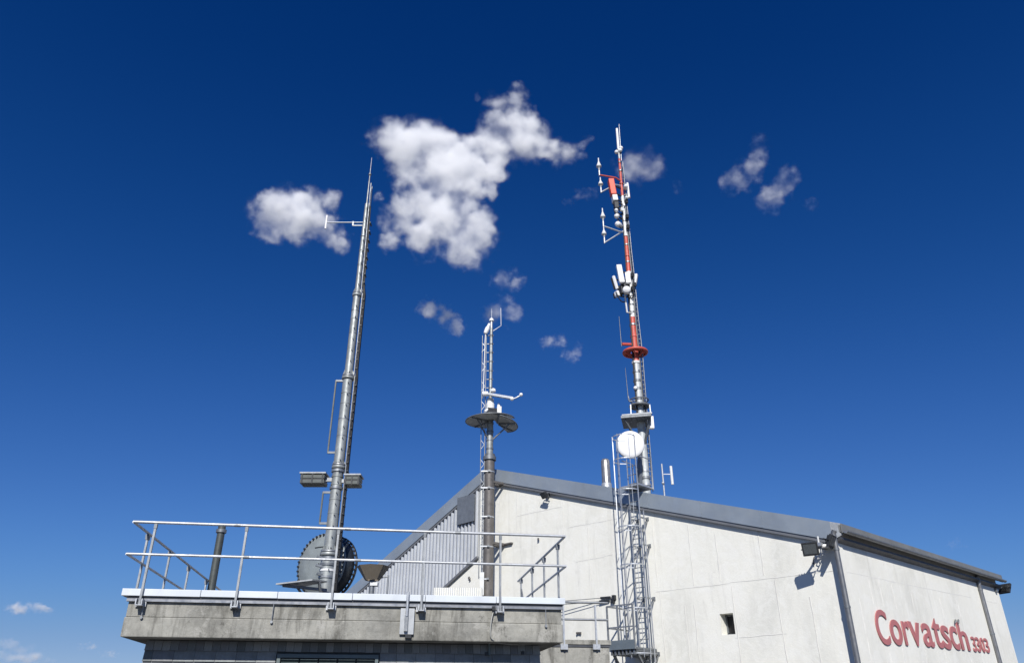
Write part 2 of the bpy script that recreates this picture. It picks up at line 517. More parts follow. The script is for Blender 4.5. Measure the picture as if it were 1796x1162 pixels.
for a in ((1522, 1015, 1534, 1060), (1539, 1012, 1552, 1064), (1562, 1024, 1574, 1068), (1597, 1038, 1607, 1078), (1648, 1048, 1656, 1085), (1678, 1052, 1686, 1082), (1505, 1048, 1532, 1162),
          (1556, 1132, 1566, 1162), (1580, 1135, 1590, 1162), (1620, 1138, 1630, 1162), (1655, 1142, 1664, 1162), (1546, 975, 1550, 990), (1700, 1148, 1706, 1162)):
    seam(*a, right=True)
for a in ((1485, 1003, 1590, 1024), (1590, 1024, 1702, 1047), (1724, 1052, 1748, 1057)):
    seam(*a, right=True, w=0.016, t=0.0025)

# corrugated sheet under the left roof slope
c_r, _ = gsz(840, 900)
s_lo0, z_lo0 = gsz(845, 970); s_lo1, z_lo1 = gsz(781, 1029)
lo_k = (z_lo1 - z_lo0) / (s_lo1 - s_lo0)
def zlow(s): return z_lo0 + lo_k * (s - s_lo0)
m_ = MB(); m_.prism([gpt(c_r, zlow(c_r), .03), gpt(s_end - .5, zlow(s_end - .5), .03), gpt(s_end - .5, wall_top(s_end - .5) + .02, .03), gpt(c_r, wall_top(c_r) + .02, .03)], GN * -.025)
corr = m_.build('corrugated_cladding', M['groove'], hall)
pitch = 0.232; s = c_r + .01
while s < s_end - 0.75:
    m_ = MB(); e = s + pitch * .56
    # folded rib: sloping flanks and a flat top
    for_ = [(s, .031), (s + .035, .115), (e - .035, .115), (e, .031)]
    lo = [gpt(x, zlow(x), o_) for x, o_ in for_]; hi = [gpt(x, wall_top(x) + .015, o_) for x, o_ in for_]
    m_.add(lo + hi, [(0, 1, 5, 4), (1, 2, 6, 5), (2, 3, 7, 6), (0, 3, 2, 1), (4, 5, 6, 7)])
    m_.build('rib', M['corrugated'], corr)
    s += pitch
m_ = MB(); m_.bar(gpt(c_r - .05, zlow(c_r - .05) - .05, .06), gpt(s_end - .5, zlow(s_end - .5) - .05, .06), 0.13, 0.10, GN)
m_.build('edge_strip', M['verge_lip'], corr)
q = [gsz(808, 874), gsz(839, 866), gsz(838, 911), gsz(808, 921)]
ps0, ps1 = q[0][0], c_r + 0.12
m_ = MB(); gprism(m_, [(ps0, q[3][1]), (ps1, q[3][1] + .02), (ps1, q[0][1]), (ps0, q[0][1])], 0.05, 0.20)
m_.build('cover_panel', M['grey_panel'], hall)

# roof: two slopes with their metal verge, and the eave over the lettered wall
OV = 0.16
s_eo = -0.20                                        # eave overhang past the lettered wall
roof_m = MB()
D_ = RS * (RLEN + 0.04)
def rpoly(s0, s1, dz0, dz1):
    a = [gpt(s0, zroof(s0) + dz0), gpt(s1, zroof(s1) + dz0), gpt(s1, zroof(s1) + dz1), gpt(s0, zroof(s0) + dz1)]
    return a
roof_m.prism(rpoly(s_eo, s_r, -0.22, -0.02), D_)
roof_m.prism(rpoly(s_r + .002, s_end, -0.22, -0.02), D_)
roof = roof_m.build('roof', M['roof'], hall)
def verge(s0, s1, segs):
    for k in range(segs):
        a = s0 + (s1 - s0) * k / segs; b_ = s0 + (s1 - s0) * (k + 1) / segs - (0.003 if s1 > s0 else -0.003)
        v_ = MB(); v_.prism([gpt(a, zroof(a) - ROOF_D, OV), gpt(b_, zroof(b_) - ROOF_D, OV), gpt(b_, zroof(b_) + 0.03, OV), gpt(a, zroof(a) + 0.03, OV)], GN * -0.14)
        o = v_.build('verge_panel', M['verge'], roof)
        if k:
            z_ = MB(); w_ = .05 if s1 > s0 else -.05
            z_.prism([gpt(a, zroof(a) - ROOF_D + .01, OV + .005), gpt(a + w_, zroof(a + w_) - ROOF_D + .01, OV + .005), gpt(a + w_, zroof(a + w_) + .034, OV + .005), gpt(a, zroof(a) + .034, OV + .005)], GN * -.004)
            z_.build('lap_strip', M['verge'], roof)
        l_ = MB(); l_.prism([gpt(a, zroof(a) - ROOF_D - .11, OV - .03), gpt(b_, zroof(b_) - ROOF_D - .11, OV - .03), gpt(b_, zroof(b_) - ROOF_D - .003, OV - .03), gpt(a, zroof(a) - ROOF_D - .003, OV - .03)], GN * -0.12)
        l_.build('lower_lip', M['verge_lip'], roof)
verge(0.02, s_r - 0.004, 7)
verge(s_r + 0.004, s_end, 6)
m_ = MB(); m_.prism([gpt(.018, zroof(0) - ROOF_D, OV), gpt(.018, zroof(0) + .03, OV), gpt(s_eo - .05, zroof(s_eo) + .03, -.10), gpt(s_eo - .05, zroof(s_eo) - .26, -.10), gpt(-.02, zroof(0) - ROOF_D, .0)], GN * -.02)
m_.build('verge_end', M['galv_dull'], roof)
# eave: sloping roof edge, gutter, soffit painted dark for the shaded gap
E0 = RS * -0.10
ez = zroof(s_eo)
m_ = MB()
m_.prism([gpt(s_eo - .02, ez - .25), gpt(s_eo - .02, ez + .02), gpt(s_eo - .06, ez + .02), gpt(s_eo - .06, ez - .25)], RS * (RLEN + .05))
m_.build('eave_fascia', M['roof'], roof)
m_ = MB(); gc = gpt(s_eo - .135, ez - .20)
pts = [gc + GS * (-0.075 * math.cos(a)) + Z * (-0.075 * math.sin(a)) for a in [math.pi * k / 8 for k in range(9)]]
pts2 = [gc + GS * (-0.065 * math.cos(a)) + Z * (-0.065 * math.sin(a)) for a in [math.pi * k / 8 for k in range(8, -1, -1)]]
m_.prism(pts + pts2, RS * (RLEN + .03))
m_.build('gutter', M['galv_dull'], roof)
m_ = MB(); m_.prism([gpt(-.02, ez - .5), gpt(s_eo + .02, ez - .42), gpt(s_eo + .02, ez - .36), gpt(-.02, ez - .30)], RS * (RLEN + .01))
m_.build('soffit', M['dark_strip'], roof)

# downpipes on the lettered wall
def downpipe(px, py, r):
    d0 = rw(px, py, 0.080); top = V((d0.x, d0.y, ez - .34))
    m_ = MB(); m_.tube(V((d0.x, d0.y, 0.0)), top, r, n=16)
    gp = top + RN * 0.02
    m_.path([top - Z * .02, top + Z * .06, top + RN * .05 + Z * .14], r, 12)
    dp = m_.build('downpipe', M['pipe_grey'], hall)
    for k in range(4):
        z = 1.2 + k * (top.z - 1.6) / 3
        c = MB(); c.lathe(V((d0.x, d0.y, z)), Z, [(r + .012, -.03), (r + .012, .03)], 16)
        c.bar(V((d0.x, d0.y, z)) - RN * r, V((d0.x, d0.y, z)) - RN * 0.079, 0.03, 0.03)
        c.build('clip', M['galv_dark'], dp)
downpipe(1474, 1000, 0.075)
downpipe(1716, 1020, 0.075)

# small things fixed to the gable wall: pipe stubs and a bracket block
m_ = MB()
m_.tube(gw(946, 944, 0), gw(946, 944, .22), 0.035)
for px, py in ((821, 1014), (824, 1012)): pass

# ------------------------------------------------------------------ raised lettering on the right-hand wall
sign = thing('wall_lettering', 'faded red raised lettering with four digits on the right white wall', 'lettering', rw(1615, 1110))
def letter(ch, zx0, zx1, zy_top, zy_bot, weight):
    """place one raised letter; zx in pixels at its mid height"""
    cu = bpy.data.curves.new('letter', 'FONT'); cu.body = ch; cu.size = 1.0
    cu.extrude = 0.011; cu.offset = weight; cu.resolution_u = 6
    tmp = bpy.data.objects.new('letter', cu); COL.objects.link(tmp)
    dg = bpy.context.evaluated_depsgraph_get()
    me = bpy.data.meshes.new_from_object(tmp.evaluated_get(dg))
    bpy.data.objects.remove(tmp); bpy.data.curves.remove(cu)
    xs = [v.co.x for v in me.vertices]; ys = [v.co.y for v in me.vertices]
    ym = (zy_top + zy_bot) / 2
    a, b_ = rw(zx0, ym, 0.03), rw(zx1, ym, 0.03)
    xm = (zx0 + zx1) / 2
    zt, zb = rw(xm, zy_top, .03).z, rw(xm, zy_bot, .03).z
    wid = (b_ - a).dot(RS)
    org = V((a.x, a.y, zb))
    for v in me.vertices:
        fx = (v.co.x - min(xs)) / (max(xs) - min(xs)); fy = (v.co.y - min(ys)) / (max(ys) - min(ys))
        v.co = RS * (fx * wid) + Z * (fy * (zt - zb)) + RN * (v.co.z * 1.2 + 0.0)
    me.name = 'letter'
    link('letter', me, M['letter'], sign, org)
zx = lambda z: 1376 + z / 4.121
zyf = lambda z: 880 + z / 4.121
for ch, x0, x1, t, b_, w in (('C', 664, 748, 778, 1026, .012), ('o', 768, 847, 850, 1030, .014), ('r', 860, 908, 862, 1033, .014), ('v', 906, 986, 868, 1037, .012), ('a', 1000, 1070, 878, 1043, .014),
                             ('t', 1075, 1130, 842, 1050, .014), ('s', 1140, 1195, 893, 1060, .014), ('c', 1202, 1254, 898, 1062, .014), ('h', 1261, 1320, 872, 1066, .014),
                             ('3', 1357, 1382, 972, 1078, .012), ('3', 1388, 1412, 976, 1080, .012), ('0', 1419, 1444, 980, 1083, .012), ('3', 1450, 1475, 984, 1086, .012)):
    letter(ch, zx(x0), zx(x1), zyf(t), zyf(b_), w)
fx_ = thing('wall_fixture', 'tiny grey wall fixture just above the red lettering', 'fixture', rw(1679, 1090))
m_ = MB()
for px in (1676, 1681):
    m_.bar(rw(px, 1086, 0), rw(px, 1086, .10), 0.04, 0.04); m_.bar(rw(px, 1086, .09), rw(px, 1092, .09), 0.045, 0.03)
m_.build('hook', M['galv_dull'], fx_)

# ------------------------------------------------------------------ the annex with its roof terrace
TAZ = R(81.0)
TA = V((math.sin(TAZ), math.cos(TAZ), 0))           # along the front, to the right
TB = V((-math.cos(TAZ), math.sin(TAZ), 0))          # back from the front edge
T0 = at_y(600, 1045, 12.0)
def tf(px, py, back=0.0): return on_plane(px, py, T0 + TB * back, TB)
TO = V((T0.x, T0.y, 0))
def tab(px, py, back=0.0):
    p = tf(px, py, back) - TO
    return p.dot(TA), p.z
def tp(a, b_, z): return TO + TA * a + TB * b_ + Z * z
aL = tab(219, 1075)[0]; aR = tab(987, 1095)[0]
cL = tab(216, 1035)[0]; cR = tab(991, 1055)[0]
zc = lambda py: tab(600, py)[1]
Z_CAP1, Z_CAP0, Z_ST1, Z_ST0, Z_MID, Z_SLAB = zc(1040), zc(1052), zc(1055), zc(1061), zc(1087), zc(1121)
annex = thing('concrete_annex', 'low annex with overhanging concrete roof slab and slate shingle walls', 'building', tp((aL + aR) / 2, 0, 0))
DEP = 10.5
def tbox(mb, a0, a1, b0, b1, z0, z1):
    return mb.obox(tp((a0 + a1) / 2, (b0 + b1) / 2, (z0 + z1) / 2), TA * ((a1 - a0) / 2), TB * ((b1 - b0) / 2), Z * ((z1 - z0) / 2))
tbox(MB(), 0, 1, 0, 1, 0, 1)
m_ = MB(); tbox(m_, aL + .012, aR - .012, 0.018, DEP, Z_MID + .004, Z_ST1); slab_u = m_.build('upper_slab_band', M['fascia_concrete'], annex, 0.008)
m_ = MB(); tbox(m_, aL, aR, 0.0, DEP + .01, Z_SLAB, Z_MID); slab = m_.build('roof_slab', M['fascia_concrete'], annex, 0.014)
m_ = MB(); tbox(m_, aL + .03, aR - .03, 0.03, DEP - .03, Z_ST1 + .002, Z_CAP0 + .03); m_.build('roof_deck', M['backing'], annex)
# drip strip, and a dark strip drawn in as the shade gap above it
m_ = MB(); tbox(m_, aL - .01, aR + .01, -0.030, 0.03, Z_ST0, Z_ST0 + (Z_ST1 - Z_ST0) * .75); m_.build('drip_strip', M['grey_strip'], annex)
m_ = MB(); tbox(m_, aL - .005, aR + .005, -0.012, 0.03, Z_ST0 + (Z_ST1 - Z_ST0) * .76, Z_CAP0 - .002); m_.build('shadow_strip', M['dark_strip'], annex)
# coping: separate lengths of folded white metal
nseg = 6
for k in range(nseg):
    a0 = cL + (cR - cL) * k / nseg; a1 = cL + (cR - cL) * (k + 1) / nseg - .006
    m_ = MB(); tbox(m_, a0, a1, -0.05, 0.32, Z_CAP0 + (0.003 if k % 2 else 0), Z_CAP1)
    m_.build('coping', M['coping'], annex, 0.006)
m_ = MB(); tbox(m_, cL, cL + .30, 0.323, DEP, Z_CAP0, Z_CAP1 - .004); m_.build('coping', M['coping'], annex)
m_ = MB(); tbox(m_, cR - .30, cR, 0.323, DEP, Z_CAP0, Z_CAP1 - .004); m_.build('coping', M['coping'], annex)
# slate-clad walls under the slab
OVH = 0.38
def wall_a(px, py): return tab(px, py, OVH)[0]
waL = wall_a(257, 1122); waR = wall_a(947, 1140)
m_ = MB(); tbox(m_, waL + .03, waR - .03, OVH + .03, DEP - .3, 0.0, Z_SLAB - .002); m_.build('wall', M['backing'], annex)
zrow = [Z_SLAB - .01, tab(400, 1139, OVH)[1], tab(400, 1158, OVH)[1]]
rh = zrow[1] - zrow[2]
for k in range(3): zrow.append(zrow[-1] - rh)
winL, winR = tab(487, 1147, OVH)[0], tab(664, 1150, OVH)[0]
zwin = tab(576, 1147, OVH)[1]
rnd = random.Random(3)
cache = {}
for r_ in range(len(zrow) - 1):
    zt, zb = zrow[r_], zrow[r_ + 1]
    wid = 0.118 if r_ == 0 else 0.295
    a = waL - (0.0 if r_ % 2 == 0 else 0.17)
    while a < waR - 0.01:
        a0, a1 = max(a, waL), min(a + wid - .005, waR)
        a += wid
        if a1 - a0 < .02: continue
        if r_ >= 1 and a1 > winL - .02 and a0 < winR + .02:
            if a0 < winL - .07: a1 = winL - .02
            elif a1 > winR + .07: a0 = winR + .02
            else: continue
        key = (r_, round(a1 - a0, 3))
        if key not in cache:
            wd = a1 - a0; mb = MB()
            # a thin slate whose foot stands out over the row below
            pr = [TB * 0.018 + Z * 0.0, TB * -0.016 + Z * (zb - zt - .012), TB * -0.007 + Z * (zb - zt - .012), TB * 0.027]
            mb.prism(pr, TA * wd)
            cache[key] = mb.mesh('shingle')
        link('shingle', cache[key], M['slate'], annex, tp(a0, OVH + rnd.uniform(-.003, .003), zt + rnd.uniform(-.004, .0)))
    # the visible return at the left
    for k in range(3):
        b0 = OVH + .03 + k * .3
        key = ('L', r_)
        if key not in cache:
            mb = MB(); pr = [TA * 0.018, TA * -0.016 + Z * (zb - zt - .012), TA * -0.007 + Z * (zb - zt - .012), TA * 0.027]
            mb.prism(pr, TB * .295); cache[key] = mb.mesh('shingle')
        link('shingle', cache[key], M['slate'], annex, tp(waL, b0, zt))
        if ('R', r_) not in cache:
            mb = MB(); pr = [TA * -0.018, TA * 0.016 + Z * (zb - zt - .012), TA * 0.007 + Z * (zb - zt - .012), TA * -0.027]
            mb.prism(pr, TB * .295); cache[('R', r_)] = mb.mesh('shingle')
        link('shingle', cache[('R', r_)], M['slate'], annex, tp(waR, b0, zt))
# shuttered window
wz0 = 1.0
m_ = MB()
tbox(m_, winL, winR, OVH - .05, OVH + .02, zwin - .05, zwin)
tbox(m_, winL, winL + .05, OVH - .05, OVH + .02, wz0, zwin - .05); tbox(m_, winR - .05, winR, OVH - .05, OVH + .02, wz0, zwin - .05)
wf = m_.build('window', M['shutter'], annex)
m_ = MB(); tbox(m_, winL + .05, winR - .05, OVH + .012, OVH + .026, wz0, zwin - .05); m_.build('pane', M['window_dark'], wf)
npan = 5
pw_ = (winR - winL - .1) / npan
m_ = MB(); tbox(m_, 0, 1, 0, 1, 0, 1)
slat_mesh = None
for k in range(npan):
    a0 = winL + .05 + k * pw_ + .012; a1 = winL + .05 + (k + 1) * pw_ - .012
    if slat_mesh is None:
        mb = MB(); mb.obox(V((0, 0, 0)), TA * ((a1 - a0) / 2), TB * .022 - Z * .016, TB * .003 + Z * .004); slat_mesh = mb.mesh('slat')
    z = zwin - .085
    while z > zwin - .42:
        link('slat', slat_mesh, M['shutter'], wf, tp((a0 + a1) / 2, OVH - .016, z)); z -= .045

def rod_drop(px, py0, py1):
    p = tf(px, py0, -0.022); q = V((p.x, p.y, tf(px, py1, -.022).z))
    m_ = MB(); m_.tube(p, q, 0.007, n=8); m_.lathe(q, TB, [(.02, -.012), (.02, .03)], 12)
    m_.build('earthing_rod', M['galv_dull'], annex)
rod_drop(254, 1052, 1082); rod_drop(481, 1053, 1090); rod_drop(957, 1063, 1097)
# hanging cable
pts = [(866, 1069, -.03), (862, 1085, -.05), (860, 1105, -.05), (861, 1116, -.03), (866, 1122, .0), (880, 1127, .1), (900, 1129, .25), (925, 1129, .38), (943, 1127, .45)]
raw = [tf(px, py, b_) for px, py, b_ in pts]
sm = []
for i in range(len(raw) - 1):
    p0, p1, p2, p3 = raw[max(i - 1, 0)], raw[i], raw[i + 1], raw[min(i + 2, len(raw) - 1)]
    for k in range(5):
        t = k / 5
        sm.append(0.5 * ((2 * p1) + (p2 - p0) * t + (2 * p0 - 5 * p1 + 4 * p2 - p3) * t * t + (3 * p1 - p0 - 3 * p2 + p3) * t ** 3))
sm.append(raw[-1])
m_ = MB(); m_.path(sm, 0.010, 8); cab = m_.build('hanging_cable', M['cable'], annex)
m_ = MB(); m_.box(tf(866, 1066, -.05), (.05, .06, .06), R(9)); m_.build('cable_gland', M['dark_metal'], cab)
# conduit and little boxes on the shaded wall
m_ = MB(); m_.bar(tf(858, 1128, OVH - .03), tf(858, 1148, OVH - .03), 0.06, 0.03); m_.build('conduit', M['shutter'], annex)
for px, py in ((853, 1145), (917, 1144)):
    m_ = MB(); m_.box(tf(px, py, OVH - .03), (.045, .04, .045), R(9)); m_.build('conduit_box', M['dark_metal'], annex)

# guard rail round the terrace
rail = thing('guard_rail', 'galvanised two-bar guard rail round the flat terrace roof', 'railing', tp((cL + cR) / 2, -.1, Z_CAP0))
RB = -0.085                                         # rails stand in front of the slab face
rl0, rr0 = tf(235, 913, RB), tf(991, 941, RB)
a0 = (rl0 - TO).dot(TA); a1 = (rr0 - TO).dot(TA)
zt = (rl0.z + rr0.z) / 2; zm = (tf(225, 970, RB).z + tf(992, 992.5, RB).z) / 2
m0 = (tf(225, 970, RB) - TO).dot(TA)
a0 = min(a0, m0) 
m_ = MB(); m_.tube(tp(a0, RB, zt), tp(a1, RB, zt), 0.0215, n=14); m_.build('top_rail', M['galv'], rail)
m_ = MB(); m_.tube(tp(a0, RB + .001, zm), tp(a1, RB + .001, zm), 0.0195, n=14); m_.build('mid_rail', M['galv'], rail)
for fr in (.22, .47, .73):
    for z_, rr_ in ((zt, .026), (zm, .024)):
        a_ = a0 + (a1 - a0) * fr + (.2 if z_ == zm else 0)
        m_ = MB(); m_.tube(tp(a_, RB, z_), tp(a_ + .09, RB, z_), rr_, n=14); m_.build('sleeve', M['galv_dull'], rail)
LB, RBk = 8.2, 4.6
def side_run(a, blen, posts, name_r):
    m_ = MB(); m_.tube(tp(a, RB, zt), tp(a, blen, zt), 0.0205, n=12); m_.build('top_rail', M['galv'], rail)
    m_ = MB(); m_.tube(tp(a, RB, zm), tp(a, blen, zm), 0.0185, n=12); m_.build('mid_rail', M['galv'], rail)
    for b_ in posts:
        m_ = MB(); m_.bar(tp(a, b_, Z_CAP1 - .02), tp(a, b_, zt - .1), 0.045, 0.028, TB)
        po = m_.build('post', M['galv_dull'], rail)
        m_ = MB(); m_.prism([tp(a - .028, b_ - .03, zt - .1), tp(a + .028, b_ - .03, zt - .1), tp(a + .034, b_ - .03, zt - .018), tp(a - .034, b_ - .03, zt - .018)], TB * .06)
        m_.build('rail_clamp', M['galv_dark'], po)
        m_ = MB(); m_.box(tp(a, b_, Z_CAP1 + .005), (.11, .11, .012), -R(9)); m_.build('foot_plate', M['galv_dull'], po)
side_run(a0, LB, (0.75, 2.2, 3.7, 5.4, 7.2), 'l')
side_run(a1, RBk, (0.5, 1.7, 2.9, 4.2), 'r')
m_ = MB(); m_.bar(tp(a1, 4.2, zt - .2), tp(a1, 3.5, Z_CAP1), 0.03, 0.02); m_.build('brace', M['galv_dark'], rail)
for px, py, bx in ((270, 917, 248), (433, 920, 412), (593, 926, 581), (746, 932, 738), (878, 938, 877)):
    a = ((tf(px, py, RB) - TO).dot(TA) + (tf(bx, 1062 + (bx - 248) * .022, RB) - TO).dot(TA)) / 2
    zb = zc(1069)
    m_ = MB(); m_.bar(tp(a, RB + .006, zb), tp(a, RB + .006, zt - .02), 0.030, 0.042, TA)
    po = m_.build('post', M['galv_dull'], rail)
    m_ = MB(); m_.bar(tp(a, RB + .006, zt - .09), tp(a, RB + .006, zt - .022), 0.042, 0.05, TA); m_.build('rail_clamp', M['galv_dark'], po)
    m_ = MB()
    m_.obox(tp(a, -.012, zb + .045), TA * .075, TB * .010, Z * .05)
    for sx in (-1, 1): m_.obox(tp(a + sx * .04, -.075, zb + .045), TA * .007, TB * .065, Z * .045)
    m_.obox(tp(a, -.075, zb + .004), TA * .047, TB * .065, Z * .006)  # bottom plate added so the bracket throws a solid shadow
    br = m_.build('bracket', M['galv'], po)
    m_ = MB()
    for sx in (-1, 1): m_.tube(tp(a + sx * .05, -.022, zb + .05), tp(a + sx * .05, -.045, zb + .05), .011, n=6)
    m_.build('bolt', M['galv_dull'], br)

# white mounting plate with a short pole on the fascia
pl = thing('pole_bracket', 'pale steel mounting plate with short grey pole on the concrete fascia', 'bracket', tf(714, 1112, -.03))
m_ = MB(); p0, p1 = tf(703, 1066, -.03), tf(725, 1112, -.03)
a_0, a_1 = (p0 - TO).dot(TA), (p1 - TO).dot(TA)
tbox(m_, a_0, a_1, -.05, -.02, p1.z, p0.z); m_.build('plate', M['pale_steel'], pl, .004)
m_ = MB(); p = tf(716, 1037, -.09); am = (p - TO).dot(TA)
m_.tube(tp(am, -.09, tf(714, 1080, -.09).z), tp(am, -.09, p.z), 0.022, n=12); m_.build('pole', M['galv'], pl)
m_ = MB(); m_.obox(tp(am - .005, -.075, (tf(714, 1106, -.09).z + tf(714, 1078, -.09).z) / 2), TA * .026, TB * .024, Z * ((tf(714, 1078, -.09).z - tf(714, 1106, -.09).z) / 2))
m_.build('socket', M['galv_dull'], pl)
m_ = MB(); tbox(m_, a_0 + .09, a_1 - .03, -.045, 0, p1.z - .05, p1.z - .004); m_.build('plate_shadow', M['dark_metal'], pl)  # dark block standing in for the plate's shadow on the fascia

# ------------------------------------------------------------------ masts: helpers
class Mast:
    """an upright axis through a pixel at a given distance; z(py) and m(py) measure along it"""
    def __init__(self, px, py, y):
        self.p = at_y(px, py, y); self.y = y
    def z(self, py): return zy(py, self.y)
    def at(self, py, dx=0.0, dy=0.0):
        """dx in photograph pixels to the right, dy in metres towards the back"""
        q = V((self.p.x, self.y, self.z(py)))
        return q + V((dx * metres(q), dy, 0))
    def m(self, py, px): return px * metres(self.at(py))

def ring(mb, c, r, t, n=20):
    mb.lathe(c, Z, [(r, -t / 2), (r, t / 2)], n)

# ------------------------------------------------------------------ tall grey mast on the terrace roof
GM = Mast(571, 1030, 18.5)
gz0 = Z_CAP0 + .03
gm = thing('antenna_mast', 'tall grey steel mast of stepped tubes with cable ladder, leftmost mast', 'mast', V((GM.p.x, GM.y, gz0)))
def gtube(name, py0, py1, w0, w1, mat=None, z0=None):
    a, b_ = GM.at(py0), GM.at(py1)
    if z0 is not None: a.z = z0
    m_ = MB(); m_.tube(a, b_, GM.m(py0, w0 / 2), GM.m(py1, w1 / 2), n=24)
    return m_.build(name, mat or M['mast_grey'], gm)
s1 = gtube('tube_section', 1030, 968, 26, 25, z0=gz0)
s2 = gtube('tube_section', 968, 815, 21, 18.5)
s3 = gtube('tube_section', 812, 660, 18.5, 17)
s4 = gtube('tube_section', 657, 516, 14.5, 12.5)
s5 = gtube('tube_section', 513, 358, 9.6, 6.2)
gtube('tip_tube', 358, 305, 2.8, 1.9)
gtube('lightning_rod', 305, 277, 1.5, 0.9, M['galv_dull'])
m_ = MB(); ring(m_, GM.at(306), GM.m(306, 2.4), .05); m_.build('tip_collar', M['galv_dark'], gm)
def ribbed(py, w_lo, w_hi, h_px, parent):
    """ribbed cone where two tube sections meet"""
    m_ = MB(); c = GM.at(py); r0, r1 = GM.m(py, w_lo / 2), GM.m(py, w_hi / 2); h = GM.z(py - h_px) - c.z
    m_.lathe(c, Z, [(r0 * 1.02, -.10), (r0 * 1.26, -.09), (r0 * 1.26, -.02), (r0 * 1.02, -.01)], 24, False)
    m_.build('flange', M['mast_grey'], gm)
    m_ = MB(); m_.lathe(c, Z, [(r0 * 1.2, 0.0), (r0 * 1.2, .04), (r1 * 1.02, .05)], 24, False)
    fl = m_.build('flange', M['galv_dull'], gm)
    for k in range(12):
        a = 2 * math.pi * k / 12; u = V((math.cos(a), math.sin(a), 0)); t = V((-u.y, u.x, 0)) * .006
        m_ = MB(); m_.prism([c + u * r1 * .95 + t + Z * .04, c + u * r0 * 1.18 + t + Z * .04, c + u * r1 * 1.0 + t + Z * h], t * -2)
        m_.build('gusset', M['mast_grey'], fl)
ribbed(968, 25, 21, 12, gm); ribbed(816, 18.5, 17.5, 9, gm); ribbed(660, 17, 14.5, 11, gm); ribbed(515, 12.5, 10, 8, gm)
# weld seams and step bolts
for py in (1000, 950, 925, 900, 876, 850, 836, 790, 765, 735, 708, 690, 630, 612, 585, 560, 545, 490, 465, 440, 415):
    w = 21 if py > 968 else (19.8 if py > 815 else (17.8 if py > 660 else (13.4 if py > 516 else 9.0)))
    m_ = MB(); ring(m_, GM.at(py), GM.m(py, w / 2) + .006, .022 if py < 815 else .035); m_.build('weld_band', M['galv_dull'] if py % 2 else M['mast_grey'], gm)
for k in range(34):
    py = 1000 - k * 19.2
    w = 25 if py > 968 else (19.8 if py > 815 else (17.8 if py > 660 else (13.4 if py > 516 else 9.0)))
    c = GM.at(py, w * .18); c.y -= GM.m(py, w / 2) * .92
    m_ = MB(); m_.tube(c, c + V((0.02, -.06, 0)), .014, n=8); m_.build('step_bolt', M['galv_dark'], gm)
# cable ladder along the right of the mast
for dx, dy in ((0.62, -.02), (0.62, .16)):
    m_ = MB()
    for p0, p1, w0, w1 in ((1034, 815, 20, 20), (815, 660, 18.5, 17.5), (660, 515, 15, 14), (515, 322, 10, 5)):
        m_.bar(GM.at(p0, w0 * dx + 1, dy), GM.at(p1, w1 * dx + 1, dy), .018, .05, V((1, 0, 0)))
    m_.build('cable_ladder_rail', M['galv_dark'], gm)
m_ = MB()
for j in range(5):
    pts = []
    for py, w in ((1034, 23), (900, 21), (815, 20), (760, 19.5), (660, 19), (645, 17), (515, 15.5), (500, 11), (420, 8), (360, 5)):
        if j > 2 and py < 500: continue
        pts.append(GM.at(py, w * .62 + 1.5 + (j % 2) * 1.6, .02 + j * .035))
    m_.path(pts, .021, 6)
cb = m_.build('cable_bundle', M['black'], gm)
for k in range(44):
    py = 1020 - k * 15
    if py < 380: break
    w = 21 if py > 815 else (19 if py > 660 else (16 if py > 515 else 12))
    m_ = MB(); m_.box(GM.at(py, w * .62 + 2.0, .09), (.058 if py > 640 else .036, .2, .03)); m_.build('cable_clip', M['dark_metal'], cb)
# bolted-on grab bars left of the mast
def grab(px0, py0, px1, py1, w):
    a = GM.at(py0); b_ = GM.at(py1)
    off = (px0 - 898) / 1 
    pa, pb = at_y(px0, py0, GM.y), at_y(px1, py1, GM.y)
    x = (pa.x + pb.x) / 2
    m_ = MB(); m_.bar(V((x, GM.y - .02, pa.z)), V((x, GM.y - .02, pb.z)), .034, .04, V((1, 0, 0)))
    gb = m_.build('stand_off_bar', M['dark_grey'], gm)
    for z in (pa.z - .02, pb.z + .02):
        m_ = MB(); m_.bar(V((x, GM.y - .02, z)), V((GM.p.x, GM.y - .02, z)), .05, .05); m_.build('arm', M['galv_dark'], gb)
    return gb
grab(588.7, 667, 576.5, 795, 17)
grab(567.5, 862, 560.5, 919, 18)
# box-shaped antennas crossing the mast
def cross_box(px0, px1, lab, py_t, py_b):
    p, q = at_y(px0, (py_t + py_b) / 2, GM.y), at_y(px1, (py_t + py_b) / 2, GM.y)
    zt_, zb_ = GM.z(py_t), GM.z(py_b)
    t = thing('box_antenna', lab, 'antenna', V(((p.x + q.x) / 2, GM.y, zb_)), 'box antennas on the grey mast')
    L = q.x - p.x; cx = (p.x + q.x) / 2; h = zt_ - zb_
    m_ = MB(); m_.box(V((cx, GM.y, zt_ - .02)), (L + .05, .44, .035)); m_.build('top_sheet', M['galv_dull'], t)
    for k in (0, 1):
        zc_ = zb_ + h * (.20 + .42 * k)
        m_ = MB(); m_.box(V((cx, GM.y, zc_)), (L, .40, h * .32)); m_.build('box', M['dark_grey'], t, .01)
    for k in range(3):
        x = cx - L * .42 + L * .42 * k
        m_ = MB(); m_.box(V((x, GM.y - .205, zb_ + h * .42)), (.035, .02, h * .8)); m_.build('strap', M['dark_metal'], t)
    m_ = MB(); m_.box(V((cx, GM.y - .02, zb_ + h * .41)), (L * .96, .34, h * .12)); m_.build('spacer', M['black'], t)
    d = 1 if cx < GM.p.x else -1
    e = V((cx + d * L / 2, GM.y, zb_ + h * .5))
    m_ = MB(); m_.bar(e - V((d * .06, 0, 0)), V((GM.p.x - d * .12, GM.y, e.z)), .09, .09); m_.build('arm', M['galv_dull'], t)
    return t
cross_box(530, 572, 'grey box antenna on the left of the leftmost mast', 831, 851)
